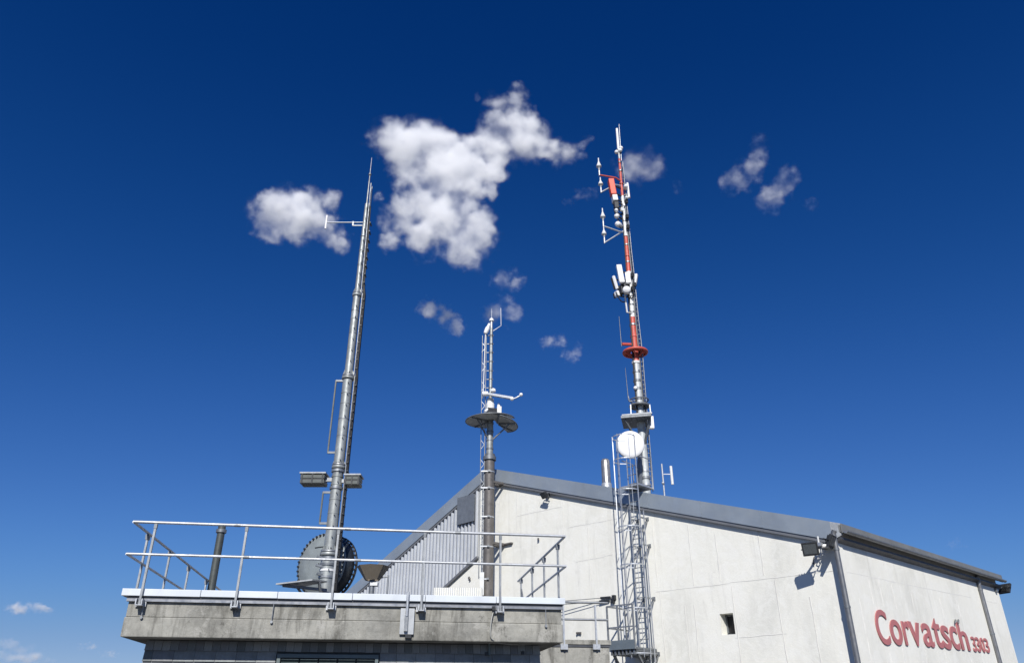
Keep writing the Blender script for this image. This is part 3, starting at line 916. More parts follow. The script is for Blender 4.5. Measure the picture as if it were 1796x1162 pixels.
cross_box(607, 633, 'grey box antenna on the right of the leftmost mast', 834, 853)
for py in (826, 856):
    m_ = MB(); ring(m_, GM.at(py), GM.m(py, 11.5), .06); m_.build('clamp', M['galv_dull'], gm)
# dipole on a boom near the top
dp = thing('dipole_antenna', 'white vertical dipole on a thin boom near the top of the leftmost mast', 'antenna', at_y(572, 392, GM.y))
a = GM.at(386); e = at_y(572, 391, GM.y)
m_ = MB(); m_.tube(V((a.x, a.y, e.z + .02)), V((e.x, a.y, e.z + .02)), .018, n=10); m_.build('boom', M['galv'], dp)
m_ = MB(); m_.tube(V((e.x, a.y, GM.z(401))), V((e.x, a.y, GM.z(378))), .030, n=12); m_.build('rod', M['white'], dp)
m_ = MB(); x = at_y(620, 386, GM.y).x
m_.bar(V((x, a.y, e.z - .09)), V((a.x, a.y, e.z - .09)), .025, .025); m_.bar(V((x, a.y, e.z - .1)), V((x, a.y, e.z + .05)), .04, .04, V((1, 0, 0)))
m_.build('boom_clamp', M['offwhite'], dp)

# drum antenna at the foot of the mast
dc = at_y(566, 990, 19.6)
DR = 52 * metres(dc)
dr = thing('drum_antenna', 'big round grey drum antenna ringed with bolts at the leftmost mast foot', 'antenna', V((dc.x, dc.y, dc.z - DR)))
DA = V((-math.sin(R(29)), -math.cos(R(29)), 0.02)).normalized()    # axis towards left front
m_ = MB(); m_.lathe(dc, DA, [(DR * .98, -.34), (DR, -.33), (DR, .02), (DR * .985, .03)], 64); m_.build('drum', M['drum_side'], dr)
m_ = MB(); m_.lathe(dc, DA, [(DR * 1.03, .032), (DR * 1.03, .075), (DR * .93, .080), (DR * .90, .10), (DR * .55, .135), (0.02, .15)], 64, False); m_.build('face', M['drum_face'], dr)
m_ = MB(); m_.lathe(dc, DA, [(DR * 1.0, -.42), (DR * 1.04, -.42), (DR * 1.04, -.36), (DR * 1.0, -.36)], 64, False); m_.build('rear_flange', M['dark_metal'], dr)
ua = DA.cross(Z).normalized(); ub = DA.cross(ua)
bolt = None
for k in range(40):
    an = 2 * math.pi * k / 40
    for (rr, hh) in ((.985, .09), (1.02, -.355)):
        c = dc + (ua * math.cos(an) + ub * math.sin(an)) * DR * rr + DA * hh
        if bolt is None:
            mb = MB(); mb.lathe(V((0, 0, 0)), DA, [(.026, -.02), (.026, .03)], 8); bolt = mb.mesh('bolt')
        link('bolt', bolt, M['dark_metal'], dr, c)
m_ = MB(); c = dc + DA * .13 - ua * .0
m_.tube(c + ua * -.25 + Z * .3, c + ua * -.25 - Z * .35, .015); m_.tube(c + ua * -.3 + Z * .42, c + ua * .2 + Z * .42, .012)
m_.build('handle', M['dark_metal'], dr)
m_ = MB(); m_.bar(dc - Z * (DR * .9), V((dc.x, dc.y, gz0)), .12, .12); m_.bar(dc + V((GM.p.x - dc.x, GM.y - dc.y, 0)) * .75 - DA * .2, dc - DA * .3, .08, .08)
m_.build('mount', M['galv_dark'], dr)

# tilted ice-shield plate beside the mast foot
ip = at_y(530, 1024, 17.2)
ish = thing('ice_shield', 'flat grey steel plate jutting left at the leftmost mast foot', 'plate', ip)
pts = [at_y(484, 1023, 16.9), at_y(552, 1016, 17.4), at_y(580, 1028, 18.2), at_y(520, 1036, 17.6)]
zz = ip.z
m_ = MB(); m_.prism([at_y(484, 1022, 16.9), at_y(548, 1014.5, 17.0), at_y(574, 1018, 18.1), at_y(524, 1027, 18.1)], Z * -.03); m_.build('plate', M['galv_dull'], ish)
m_ = MB(); m_.bar(at_y(497, 1026, 17.1), at_y(572, 1034, 18.2), .06, .06); m_.bar(at_y(560, 1020, 17.5), at_y(562, 1040, 17.6), .05, .05); m_.bar(at_y(520, 1027, 17.6), at_y(530, 1042, 17.6), .05, .05)
m_.build('support_arm', M['galv_dark'], ish)
# ring of clamps, valves and brackets at the mast foot
for k, (py, w, mt_) in enumerate(((1012, 29, 'galv_dull'), (1000, 27.5, 'mast_white'), (990, 29, 'galv_dark'), (979, 28, 'galv_dull'))):
    m_ = MB(); ring(m_, GM.at(py), GM.m(py, w / 2), .05); m_.build('clamp', M[mt_], gm)
for py, px in ((1005, 556), (990, 554), (975, 556)):
    p = at_y(px, py, GM.y - .2); m_ = MB(); m_.bar(p, V((GM.p.x, GM.y - .1, p.z - .05)), .06, .05); m_.build('clamp_arm', M['galv_dark'], gm)

# ------------------------------------------------------------------ other things on the terrace roof
vp = Mast(371, 1030, 17.0)
vt = thing('vent_pipe', 'dark grey vent pipe with collar standing behind the terrace rail', 'pipe', V((vp.p.x, vp.y, gz0)))
a, b_ = vp.at(1030), vp.at(922); a.z = gz0
m_ = MB(); m_.tube(a, vp.at(931), vp.m(980, 6.6), n=20); m_.build('pipe', M['dark_grey'], vt)
m_ = MB(); ring(m_, vp.at(931), vp.m(931, 8.8), .07); m_.build('collar', M['galv_dark'], vt)
m_ = MB(); m_.tube(vp.at(930), b_, vp.m(925, 6.4), n=20); m_.build('cap', M['dark_grey'], vt)

fm = Mast(652, 1030, 15.0)
ft = thing('precipitation_gauge', 'bronze funnel-shaped precipitation gauge standing on the terrace roof', 'gauge', V((fm.p.x, fm.y, gz0)))
c = fm.at(1017)
hh = fm.z(993) - fm.z(1017)
m_ = MB(); m_.lathe(c, Z, [(fm.m(1017, 13), 0), (fm.m(993, 29), hh), (fm.m(993, 28.2), hh), (fm.m(1017, 12), .01)], 8, False); m_.build('funnel', M['funnel'], ft)
for f in ft.children[0].data.polygons: f.use_smooth = False
m_ = MB(); m_.tube(V((c.x, c.y, gz0)), c + Z * .01, fm.m(1020, 5), n=14); m_.build('neck', M['galv_dark'], ft)
m_ = MB(); m_.box(fm.at(1024, 4), (.14, .14, .06)); m_.build('junction_box', M['offwhite'], ft)
m_ = MB(); m_.tube(V((c.x + .3, c.y, gz0)), V((c.x + .3, c.y, fm.z(1008))), .018); m_.tube(V((c.x + .3, c.y, fm.z(1010))), c + Z * .02, .014); m_.build('stay', M['galv_dull'], ft)

lw = thing('cable_duct', 'low white ribbed duct lying behind the coping beside the brown pipe', 'duct', at_y(802, 1044, 19.5))
p, q = at_y(762, 1040, 19.5), at_y(846, 1042, 19.5)
z1 = at_y(800, 1031, 19.5).z; zl = gz0
m_ = MB(); m_.box(V(((p.x + q.x) / 2, 19.5, (z1 + zl) / 2)), (q.x - p.x, .25, z1 - zl)); m_.build('duct', M['plaster'], lw)
for k in range(22):
    x = p.x + (q.x - p.x) * (k + .5) / 22
    m_ = MB(); m_.box(V((x, 19.365, (z1 + zl) / 2)), (.018, .014, z1 - zl)); m_.build('rib', M['pale_steel'], lw)

# ------------------------------------------------------------------ short brown and grey mast by the gable
BM = Mast(855.5, 1030, 31.9)
bmst = thing('antenna_mast', 'short brown-grey pipe mast with half-round shields in front of the gable ridge', 'mast', V((BM.p.x, BM.y, 0)))
def btube(name, py0, py1, w0, w1, mat, z0=None):
    a, b_ = BM.at(py0), BM.at(py1)
    if z0 is not None: a.z = z0
    m_ = MB(); m_.tube(a, b_, BM.m(py0, w0 / 2), BM.m(py1, w1 / 2), n=24); return m_.build(name, M[mat], bmst)
btube('pipe', 1040, 808, 20, 18, 'mast_brown', 0.0)
m_ = MB(); ring(m_, BM.at(804), BM.m(804, 11.5), .16); ring(m_, BM.at(799), BM.m(804, 9.5), .12); m_.build('flange', M['galv_dark'], bmst)
btube('pipe', 800, 712, 12, 11, 'mast_grey')
btube('pipe', 712, 700, 12.5, 12.5, 'offwhite')
btube('pipe', 700, 575, 6.2, 5.2, 'mast_grey')
btube('pipe', 575, 563, 4.5, 4, 'galv')
m_ = MB(); m_.lathe(BM.at(563), Z, [(BM.m(563, 4), 0), (BM.m(563, 4.2), .05), (BM.m(563, 3.2), .12), (BM.m(563, 1.2), .17), (0.005, .18)], 16); m_.build('dome', M['white'], bmst)
btube('lightning_rod', 557, 541, 1.0, .7, 'galv')
m_ = MB(); m_.path([BM.at(580, 3), BM.at(571, 17, 0), BM.at(540, 16)], .018, 8); m_.build('side_rod', M['galv'], bmst)
for py in (588, 603, 618, 634, 650, 665, 680):
    m_ = MB(); m_.bar(BM.at(py, -10), BM.at(py, 4), .03, .03); ring(m_, BM.at(py), BM.m(py, 3.6), .05); m_.build('clamp', M['galv_dark'], bmst)
for py in (727, 742, 757, 772, 787):
    m_ = MB(); ring(m_, BM.at(py), BM.m(py, 6.6), .07); m_.build('clamp', M['galv_dark' if py % 2 else 'galv_dull'], bmst)
for py in (828, 857, 907, 959, 1016):
    m_ = MB(); ring(m_, BM.at(py), BM.m(py, 9.7), .05); m_.build('clamp', M['galv'], bmst)
    m_ = MB(); m_.bar(BM.at(py, -14, -.2), BM.at(py, 0, -.2), .05, .05); m_.build('clamp_arm', M['galv'], bmst)
    m_ = MB(); m_.box(BM.at(py, 0, -.25), (.1, .1, .08)); m_.build('clamp_bolt', M['galv_dark'], bmst)
for py in (845, 952):
    a = BM.at(py); s_ = (a - CORNER).dot(GS); e = gpt(s_, a.z, .0)
    m_ = MB()
    for dx in (-.16, .16):
        m_.bar(a + GS * dx, e + GS * (dx - .12), .12, .09)
    m_.bar(e + GS * .25 + GN * .03, e - GS * .75 + GN * .03, .16, .06); m_.build('wall_bracket', M['mast_brown'], bmst)
# lattice cable ladder on the left
m_ = MB()
x0_, x1_ = -17, -10
for dx in (x0_, x1_): m_.tube(BM.at(1015, dx * 1.0 + 1, -.1), BM.at(590, dx * .95 + 1, -.1), .020, n=8)
lad = m_.build('cable_ladder', M['galv_dull'], bmst)
py = 1010
k = 0
while py > 596:
    m_ = MB(); m_.bar(BM.at(py, x0_ + 1, -.1), BM.at(py - (9 if k % 2 else -9), x1_ + 1, -.1), .022, .02); m_.build('strut', M['galv_dull'], lad); py -= 17; k += 1
m_ = MB(); m_.path([BM.at(700, -13, -.14), BM.at(650, -11.5, -.14), BM.at(600, -10.5, -.14), BM.at(580, -9.5, -.14)], .026, 8); m_.build('white_cable', M['offwhite'], bmst)
m_ = MB(); m_.lathe(BM.at(584, -9, -.14), V((.35, 0, 1)), [(.08, -.1), (.11, 0), (.11, .2), (.07, .30), (.06, .45), (.02, .48)], 16); m_.build('beacon', M['white'], bmst)
m_ = MB(); m_.box(BM.at(1025, -10, -.25), (.17, .2, BM.z(1005) - BM.z(1045))); m_.build('cable_box', M['offwhite'], bmst)
# two half-round ice shields
sh = thing('ice_shield', 'left half-round dark shield plate round the short brown mast', 'plate', BM.at(740, -18, -.2), 'ice shields on the short mast')
sh2 = thing('ice_shield', 'right half-round dark shield plate, tilted lower, on the short brown mast', 'plate', BM.at(752, 32, -.2), 'ice shields on the short mast')
def half_disc(t, c, rad, a0, a1, tilt, mat):
    m_ = MB(); pts = [c]
    rot = Matrix.Rotation(tilt[0], 3, 'X') @ Matrix.Rotation(tilt[1], 3, 'Y')
    for k in range(21):
        a = a0 + (a1 - a0) * k / 20
        pts.append(c + rot @ V((math.cos(a) * rad, math.sin(a) * rad * .95, 0)))
    m_.prism(pts, Z * .03); m_.build('plate', M[mat], t)
    m_ = MB(); m_.path([p + Z * .015 for p in pts[1:]], .028, 6); m_.build('rim', M['galv_dark'], t)
    for fr in (3, 10, 17):
        m_ = MB(); m_.bar(c - Z * .03 + (pts[fr + 1] - c) * .1, c - Z * .03 + (pts[fr + 1] - c) * .95, .05, .05); m_.build('rib', M['galv_dark'], t)
    m_ = MB(); m_.bar(c + (pts[11] - c) * .7 - Z * .02, BM.at(775), .05, .05); m_.build('stay', M['galv_dark'], t)
half_disc(sh, BM.at(737.5), BM.m(740, 43), R(95), R(350), (R(2), R(-3)), 'ice_plate')
half_disc(sh2, BM.at(742, 12), BM.m(750, 37), R(-110), R(60), (R(-5), R(11)), 'ice_plate')
# wind-sensor boom
sb = thing('sensor_boom', 'grey cross boom with a small sensor arm on the short brown mast', 'boom', BM.at(694, -8, -.2))
m_ = MB(); m_.bar(BM.at(693, -11, -.25), BM.at(707, 40, -.6), .16, .10); m_.build('beam', M['galv'], sb)
m_ = MB(); m_.path([BM.at(709, 37, -.6), BM.at(706, 45, -.6), BM.at(701.5, 53, -.6)], .035, 8); m_.build('sensor_arm', M['galv'], sb)
m_ = MB(); m_.ball(BM.at(700.5, 53.5, -.6), .085); m_.build('sensor', M['white'], sb)
m_ = MB(); m_.ball(BM.at(708, 38, -.62), .09); m_.build('clamp', M['white'], sb)
m_ = MB(); m_.lathe(BM.at(694, -9, -.27), V((1, 0, 0)), [(.11, -.12), (.11, .12)], 12); m_.build('counterweight', M['white'], sb)
xb = thing('equipment_box', 'light grey box above the half-round shields on the short mast', 'box', BM.at(733, 16, -.1))
m_ = MB(); z0, z1 = BM.z(733), BM.z(715); m_.box(V((BM.at(724, 16).x, BM.y - .1, (z0 + z1) / 2)), (BM.m(724, 8), .25, z1 - z0)); m_.build('housing', M['offwhite'], xb, .02)
m_ = MB(); m_.lathe(V((BM.at(724, 15).x, BM.y - .1, z1)), Z, [(.07, 0), (.07, .1), (.03, .2)], 12); m_.build('gland', M['white'], xb)
m_ = MB(); m_.bar(V((BM.at(724, 13).x, BM.y - .1, (z0 + z1) / 2)), V((BM.p.x, BM.y, (z0 + z1) / 2)), .08, .08); m_.build('mount', M['galv_dark'], xb)
sd = thing('dome_sensor', 'small white dome sensor clamped to the short mast below its thin top', 'sensor', BM.at(687, 5, -.1))
m_ = MB(); c = BM.at(687, 5, -.15); m_.lathe(c, Z, [(.11, -.05), (.12, 0), (.10, .07), (.04, .11), (.005, .12)], 16); m_.build('dome', M['white'], sd)
m_ = MB(); m_.bar(c - Z * .02, V((BM.p.x, BM.y, c.z - .02)), .05, .05); m_.build('arm', M['galv_dull'], sd)
cam_ = thing('camera_unit', 'grey cylindrical unit and dark housing just above the half-round shields', 'sensor', BM.at(730, -2, -.2))
m_ = MB(); m_.lathe(BM.at(716, 0, -.05), Z, [(BM.m(716, 7.2), -.22), (BM.m(716, 7.2), .18), (BM.m(716, 6.2), .24)], 20); m_.build('drum', M['offwhite'], cam_)
m_ = MB(); m_.box(BM.at(726, 2, -.1), (.42, .42, .38), .3); m_.build('housing', M['dark_metal'], cam_)
m_ = MB(); m_.tube(BM.at(722, -4, -.3), BM.at(727, -9, -.4), .06); m_.build('nozzle', M['white'], cam_)

# ------------------------------------------------------------------ red and white mast on the hall roof
RM = Mast(1134, 860, 31.5)
s_m = (V((RM.p.x, RM.y, 0)) - CORNER).dot(GS)
zr0 = zroof(s_m) - .1
rmst = thing('antenna_mast', 'tall red and white tubular mast on the hall roof, rightmost mast', 'mast', V((RM.p.x, RM.y, zr0)))
def rtube(name, py0, py1, w0, w1, mat, z0=None, par=None):
    a, b_ = RM.at(py0), RM.at(py1)
    if z0 is not None: a.z = z0
    m_ = MB(); m_.tube(a, b_, RM.m(py0, w0 / 2), RM.m(py1, w1 / 2), n=20); return m_.build(name, M[mat], rmst)
rtube('tube_section', 865, 740, 14, 14, 'pale_mast', zr0)
rtube('tube_section', 740, 634, 14, 12.5, 'pale_mast')
rtube('tube_section', 634, 557, 12, 10.5, 'red')
rtube('tube_section', 557, 477, 9.5, 9, 'mast_white')
rtube('tube_section', 477, 414, 8, 7, 'red')
rtube('tube_section', 414, 344, 6.5, 5.5, 'mast_white')
rtube('tube_section', 344, 279, 4.8, 4, 'red')
rtube('tube_section', 279, 262, 4.2, 4.2, 'galv_dull')
rtube('whip_antenna', 262, 226, 4.6, 4.2, 'white')
for py, w, mt_ in ((850, 17, 'galv'), (838, 17, 'galv_dull'), (826, 16, 'galv'), (700, 15, 'galv_dark'), (682, 15, 'galv_dark'), (668, 15, 'galv_dark'), (652, 15, 'galv_dull'), (636, 15, 'mast_white'),
                   (613, 13, 'red'), (590, 13, 'red'), (570, 12.5, 'galv_dull'), (449, 9.6, 'red'), (414, 9, 'mast_white'), (388, 8, 'galv_dull'), (365, 8, 'galv_dull'), (460, 9, 'galv_dull'), (430, 9, 'galv_dull'),
                   (322, 7, 'red'), (300, 6.5, 'galv_dull'), (285, 6, 'galv_dark')):
    m_ = MB(); ring(m_, RM.at(py), RM.m(py, w / 2), .10 if w > 12 else .07); m_.build('flange', M[mt_], rmst)
# climbing ladder / cable rail on the right
m_ = MB()
for dy in (-.1, .15):
    m_.path([RM.at(860, 12, dy), RM.at(740, 11.5, dy), RM.at(620, 12, dy), RM.at(560, 10, dy), RM.at(470, 8.5, dy), RM.at(440, 7.5, dy), RM.at(340, 6, dy), RM.at(285, 5, dy)], .020, 8)
cl = m_.build('climbing_rail', M['galv_dull'], rmst)
py = 850
while py > 300:
    w = 11.8 if py > 600 else (9.5 if py > 480 else (7.5 if py > 400 else 5.5))
    m_ = MB(); m_.bar(RM.at(py, w * .5, 0), RM.at(py, w + 1.4, 0), .018, .018); m_.build('rung', M['galv_dark'], cl); py -= 8
rtub = rtube
m_ = MB(); m_.tube(RM.at(282, 3.5), RM.at(218, 4.5), .025, .015, n=8); m_.build('lightning_rod', M['galv'], rmst)
for py, dx in ((266, 2.2), (269, -4.5), (262, 4)):
    m_ = MB(); m_.ball(RM.at(py, dx, -.1), .11); m_.build('clamp_ball', M['white'], rmst)
m_ = MB(); m_.box(RM.at(266, 0), (.3, .2, .12)); m_.build('clamp', M['dark_metal'], rmst)
# round red platform
m_ = MB()
c = RM.at(618); r_o = RM.m(618, 20)
pts = [c + V((math.cos(a) * r_o, math.sin(a) * r_o, 0)) for a in [2 * math.pi * k / 32 for k in range(32)]]
m_.path(pts, .07, 8, True); plat = m_.build('ring_platform', M['red'], rmst)
m_ = MB(); m_.lathe(c, Z, [(r_o, -.02), (r_o * .42, -.02), (r_o * .42, .02), (r_o, .02)], 32, False); m_.build('grating', M['red'], plat)
for k in range(6):
    a = 2 * math.pi * k / 6 + .3
    m_ = MB(); m_.bar(c + V((math.cos(a), math.sin(a), 0)) * r_o * .95 - Z * .05, RM.at(630), .05, .05); m_.build('strut', M['red'], plat)
m_ = MB(); m_.bar(RM.at(604, 0), RM.at(608, -24, -.3), .12, .10); m_.build('arm', M['red'], rmst)
m_ = MB(); m_.tube(RM.at(612, -25, -.3), RM.at(560, -25, -.3), .02, .012, n=6); m_.build('whip_antenna', M['galv_dark'], rmst)
# lower work platforms and the braced foot
m_ = MB(); c = RM.at(712); r_o = RM.m(712, 16)
pts = [c + V((math.cos(a) * r_o, math.sin(a) * r_o, 0)) for a in [2 * math.pi * k / 28 for k in range(28)]]
m_.path(pts, .06, 8, True); m_.path([p + Z * .28 for p in pts], .03, 6, True); hp = m_.build('ring_platform', M['galv_dark'], rmst)
m_ = MB(); m_.lathe(c, Z, [(r_o, -.02), (r_o * .5, -.02), (r_o * .5, .02), (r_o, .02)], 28, False); m_.build('grating', M['galv_dark'], hp)
for dx in (-18, 17):
    m_ = MB(); m_.bar(RM.at(742, dx, -.2), RM.at(712, dx * .95, -.2), .05, .05); m_.build('post', M['galv'], hp)
m_ = MB(); zp = RM.z(741)
def hq(px, dy): 
    p = at_y(px, 741, RM.y); return V((p.x, RM.y + dy, zp))
m_.prism([hq(1086, -.6), hq(1136, -.9), hq(1142, .6), hq(1098, .8)], Z * .10); pt = m_.build('square_platform', M['galv_dark'], rmst)
m_ = MB(); m_.bar(hq(1088, -.6) + Z * .13, hq(1137, -.9) + Z * .13, .05, .06); m_.bar(hq(1137, -.9) + Z * .13, hq(1142, .6) + Z * .13, .05, .06); m_.build('kick_rail', M['galv_dull'], pt)
for px, dy in ((1092, -.5), (1136, -.6), (1138, .4)):
    m_ = MB(); m_.bar(hq(px, dy), RM.at(790), .08, .08); m_.build('strut', M['galv_dark'], pt)
m_ = MB(); m_.box(RM.at(745, 14, -.3), (.28, .2, .55)); m_.build('junction_box', M['white'], rmst)
for dx, dy in ((-14, .6), (-16, -.3), (3, .8)):
    m_ = MB(); m_.bar(RM.at(770, dx * .35 + 2, dy * .4), V((RM.p.x + RM.m(850, dx), RM.y + dy, zr0)), .12, .12); m_.build('foot_brace', M['galv_dark'], rmst)
for k in range(4):
    m_ = MB(); m_.path([RM.at(865, 5 + k, .25), RM.at(790, 5.5 + k, .25), RM.at(750, 6 + k * .5, .2)], .035, 6); m_.build('cable', M['black' if k % 2 else 'galv_dark'], rmst)
m_ = MB(); m_.path([RM.at(702, 0), RM.at(706, -19, -.2), RM.at(698, -20, -.2)], .04, 8); m_.build('arm', M['galv'], rmst)
m_ = MB(); m_.tube(RM.at(704, -20, -.2), RM.at(648, -21, -.2), .02, .01, n=6); m_.build('whip_antenna', M['galv_dark'], rmst)
m_ = MB(); m_.ball(RM.at(683, -6, -.2), .09); m_.build('lamp', M['white'], rmst)

# white parabolic dish at the mast foot
dc2 = at_y(1105.5, 779, RM.y - 1.1)
D2 = 24.2 * metres(dc2)
dish = thing('dish_antenna', 'large round white dish radome low on the red and white mast', 'dish', V((dc2.x, dc2.y, dc2.z - D2)))
DA2 = V((-.12, -1, -.06)).normalized()
m_ = MB(); m_.lathe(dc2, DA2, [(D2, -.10), (D2 * 1.0, .03), (D2 * .975, .055), (D2 * .8, .075), (D2 * .5, .095), (.01, .10)], 48, False); m_.build('radome', M['white'], dish)
m_ = MB(); m_.lathe(dc2, DA2, [(D2 * .3, -.5), (D2 * .6, -.42), (D2 * .98, -.08), (D2 * 1.005, -.06), (D2 * 1.005, -.02)], 48, False); m_.build('reflector', M['dark_metal'], dish)
m_ = MB(); m_.bar(dc2 - DA2 * .4, RM.at(790), .16, .16); m_.build('mount', M['galv_dark'], dish)

# panel, drum and cone antennas up the red and white mast
def panel(label, px0, py0, px1, py1, w, d, dy, mat, yaw=0.0, back='dark_metal', name='panel_antenna'):
    """an upright (or slightly tilted) panel from its top pixel to its bottom pixel"""
    a, b_ = at_y(px0, py0, RM.y + dy), at_y(px1, py1, RM.y + dy)
    t = thing(name, label, 'antenna', b_, 'panel antennas on the red and white mast')
    u = (a - b_).normalized(); sx = V((math.cos(yaw), math.sin(yaw), 0)); sx = (sx - u * sx.dot(u)).normalized(); sn = u.cross(sx)
    W = w * metres(a)
    c = (a + b_) / 2
    m_ = MB(); m_.obox(c, sx * W / 2, sn * d / 2, u * ((a - b_).length / 2)); m_.build('radome', M[mat], t, .03)
    m_ = MB(); m_.obox(c + sn * (d / 2 + .05) * (1 if sn.y > 0 else -1), sx * W * .3, sn * .05, u * ((a - b_).length * .42)); m_.build('heat_sink', M[back], t)
    for k in (.25, .75):
        p = b_ + (a - b_) * k
        m_ = MB(); m_.bar(p + sn * .04, V((RM.p.x, RM.y, p.z)), .06, .05); m_.build('bracket', M['dark_metal'], t)
    return t
panel('upright white panel antenna, left and tallest of the white cluster', 1085, 465, 1091, 496, 9.5, .18, -.45, 'white', .1)
panel('slim white panel antenna at the far left of the white cluster', 1076, 484, 1083, 507, 4.5, .14, -.1, 'white', .9)
panel('white panel antenna at the right of the white cluster', 1115, 481, 1112, 500, 7.5, .16, .3, 'white', -.5)
panel('white panel antenna against the mast in the white cluster', 1100, 478, 1102.5, 497, 8.5, .18, -.5, 'white', -.1)
panel('small white unit lowest at the left of the white cluster', 1081, 511, 1083.5, 520, 5, .25, -.2, 'white', .6)
panel('orange red panel antenna near the top of the red and white mast', 1071, 316, 1076, 343, 10, .35, -.4, 'red_bright', .05, 'red')
panel('white angular unit under the orange red panel', 1077, 344, 1079, 354, 9, .35, -.4, 'white', .1)
panel('slim pink white panel on the right near the mast top', 1100.5, 321, 1103.5, 347, 3.6, .14, -.1, 'white', -.4, 'red')
panel('small dark radio unit under the white angular unit', 1080, 355, 1081.5, 367, 8, .3, -.35, 'dark_metal', .1)
panel('small white slanted unit right of the mast below the pink white panel', 1092.5, 355, 1095.5, 362, 4, .15, -.1, 'white', -.4)
panel('black radio unit in the middle of the white cluster', 1095, 493, 1097, 506, 7, .3, -.3, 'dark_metal', .1)
panel('black radio unit at the lower right of the white cluster', 1110, 500, 1109, 512, 5, .3, .1, 'dark_metal', -.3)
panel('black radio unit at the lower left of the white cluster', 1089, 500, 1091, 516, 6, .3, -.2, 'dark_metal', .4)
def small_dish(label, px, py, r, dy, ax=(-.15, -1, -.1)):
    c = at_y(px, py, RM.y + dy); r_ = r * metres(c); ax = V(ax).normalized()
    t = thing('dish_antenna', label, 'dish', c - Z * r_, 'small dishes on the red and white mast')
    m_ = MB(); m_.lathe(c, ax, [(r_ * .6, -.3), (r_, -.12), (r_, .04), (r_ * .85, .08), (.01, .11)], 28); m_.build('radome', M['white'], t)
    m_ = MB(); m_.bar(c - ax * .25, V((RM.p.x, RM.y, c.z)), .06, .06); m_.build('mount', M['dark_metal'], t)
small_dish('round white dish at the bottom of the white cluster', 1099, 508, 6.8, -.6)
small_dish('small white dish upper right on the pink white panel', 1097.5, 327, 3.6, -.3)
small_dish('small white dish lower right on the pink white panel', 1099, 347, 2.8, -.3)
small_dish('small white dish directly below the black unit near the mast top', 1081, 369, 3.2, -.4)
small_dish('small slanted white dish third below the orange panel', 1081.5, 379, 4.2, -.4, (-.5, -1, -.9))
small_dish('small white dish lowest above the forked arm', 1083.5, 393, 5, -.3, (-.9, -1, -.1))
# bracket frame under the white cluster
m_ = MB(); m_.path([RM.at(520, -11, -.2), RM.at(551, -10, -.2), RM.at(551, 0, -.1)], .045, 6); m_.build('cable_bracket', M['mast_white'], rmst)
m_ = MB(); m_.bar(RM.at(515, -16, -.2), RM.at(513, 3, -.1), .06, .06); m_.build('cluster_frame', M['galv_dark'], rmst)

for k, (dx, c_) in enumerate(((-5.2, 'black'), (-4.2, 'black'), (5.0, 'galv_dark'), (6.2, 'black'))):
    pts = []
    for py, f_ in ((735, 1.25), (690, 1.15), (630, 1.08), (560, 1.0), (515, .95), (480, .85), (430, .78), (380, .66), (350, .6)):
        if k == 1 and py < 480: continue
        pts.append(RM.at(py, dx * f_ + .5 * math.sin(py * .05 + k), -RM.m(py, 4.5 * f_)))
    m_ = MB(); m_.path(pts, .024, 6); m_.build('feeder_cable', M[c_], rmst)
for k, (x0, y0, x1, y1) in enumerate(((1090, 497, 1102, 516), (1097, 506, 1106, 520), (1112, 502, 1107, 522), (1080, 512, 1098, 528), (1077, 368, 1088, 385), (1083, 383, 1091, 400), (1076, 344, 1086, 356))):
    a_, b2 = at_y(x0, y0, RM.y - .35), at_y(x1, y1, RM.y - .15)
    mid_ = (a_ + b2) / 2 - Z * .25
    m_ = MB(); m_.path([a_, (a_ + mid_) / 2 - Z * .06, mid_, (mid_ + b2) / 2 - Z * .05, b2], .028, 6); m_.build('jumper_cable', M['black'], rmst)
for py, dx in ((486, 6), (492, -7), (503, 9), (510, 4), (358, 6), (372, -5), (384, 5), (402, 5)):
    m_ = MB(); m_.box(RM.at(py, dx * .8, -.22), (.14, .12, .2), .3); m_.build('filter_box', M['dark_metal' if dx > 0 else 'offwhite'], rmst)
for py in (520, 535, 548):
    m_ = MB(); ring(m_, RM.at(py), RM.m(py, 5.4), .06); m_.build('clamp', M['galv_dark'], rmst)

def cone_ant(label, px, py_top, py_bot, arm):
    top = at_y(px, py_top, RM.y - .3); bot = at_y(px, py_bot, RM.y - .3); mm = metres(top)
    t = thing('cone_antenna', label, 'antenna', bot, 'cone antennas left of the red and white mast')
    h = top.z - bot.z
    m_ = MB(); m_.lathe(bot, Z, [(.03, 0), (.03, h * .16), (1.4 * mm, h * .18), (2.2 * mm, h * .34), (4.6 * mm, h * .36), (4.4 * mm, h * .40), (1.3 * mm, h * .72), (1.0 * mm, h * .74), (1.0 * mm, h * .97), (.02, h)], 16); m_.build('cone', M['offwhite'], t)
    m_ = MB(); m_.tube(bot - Z * .25, bot + Z * .05, .045, n=10); m_.build('stem', M['galv'], t)
    m_ = MB(); m_.path([V((bot.x, bot.y, bot.z - .22))] + arm, .04, 8); m_.build('arm', M['galv'] if 'upper' not in label else M['red'], t)
cone_ant('white cone antenna, uppermost of the four left of the mast', 1051, 277, 301, [RM.at(316, -10, -.2), RM.at(318, 0, 0)])
cone_ant('white cone antenna beside the orange panel', 1054, 311, 331, [RM.at(328, -12, -.2), RM.at(326, 0, 0)])
cone_ant('white cone antenna on top of the forked arm', 1058, 365, 390, [RM.at(410, -11, -.2), RM.at(408, 0, 0)])
cone_ant('white cone antenna on the bottom end of the forked arm', 1060, 397, 419, [RM.at(407, -4, -.1), RM.at(405, 0, 0)])

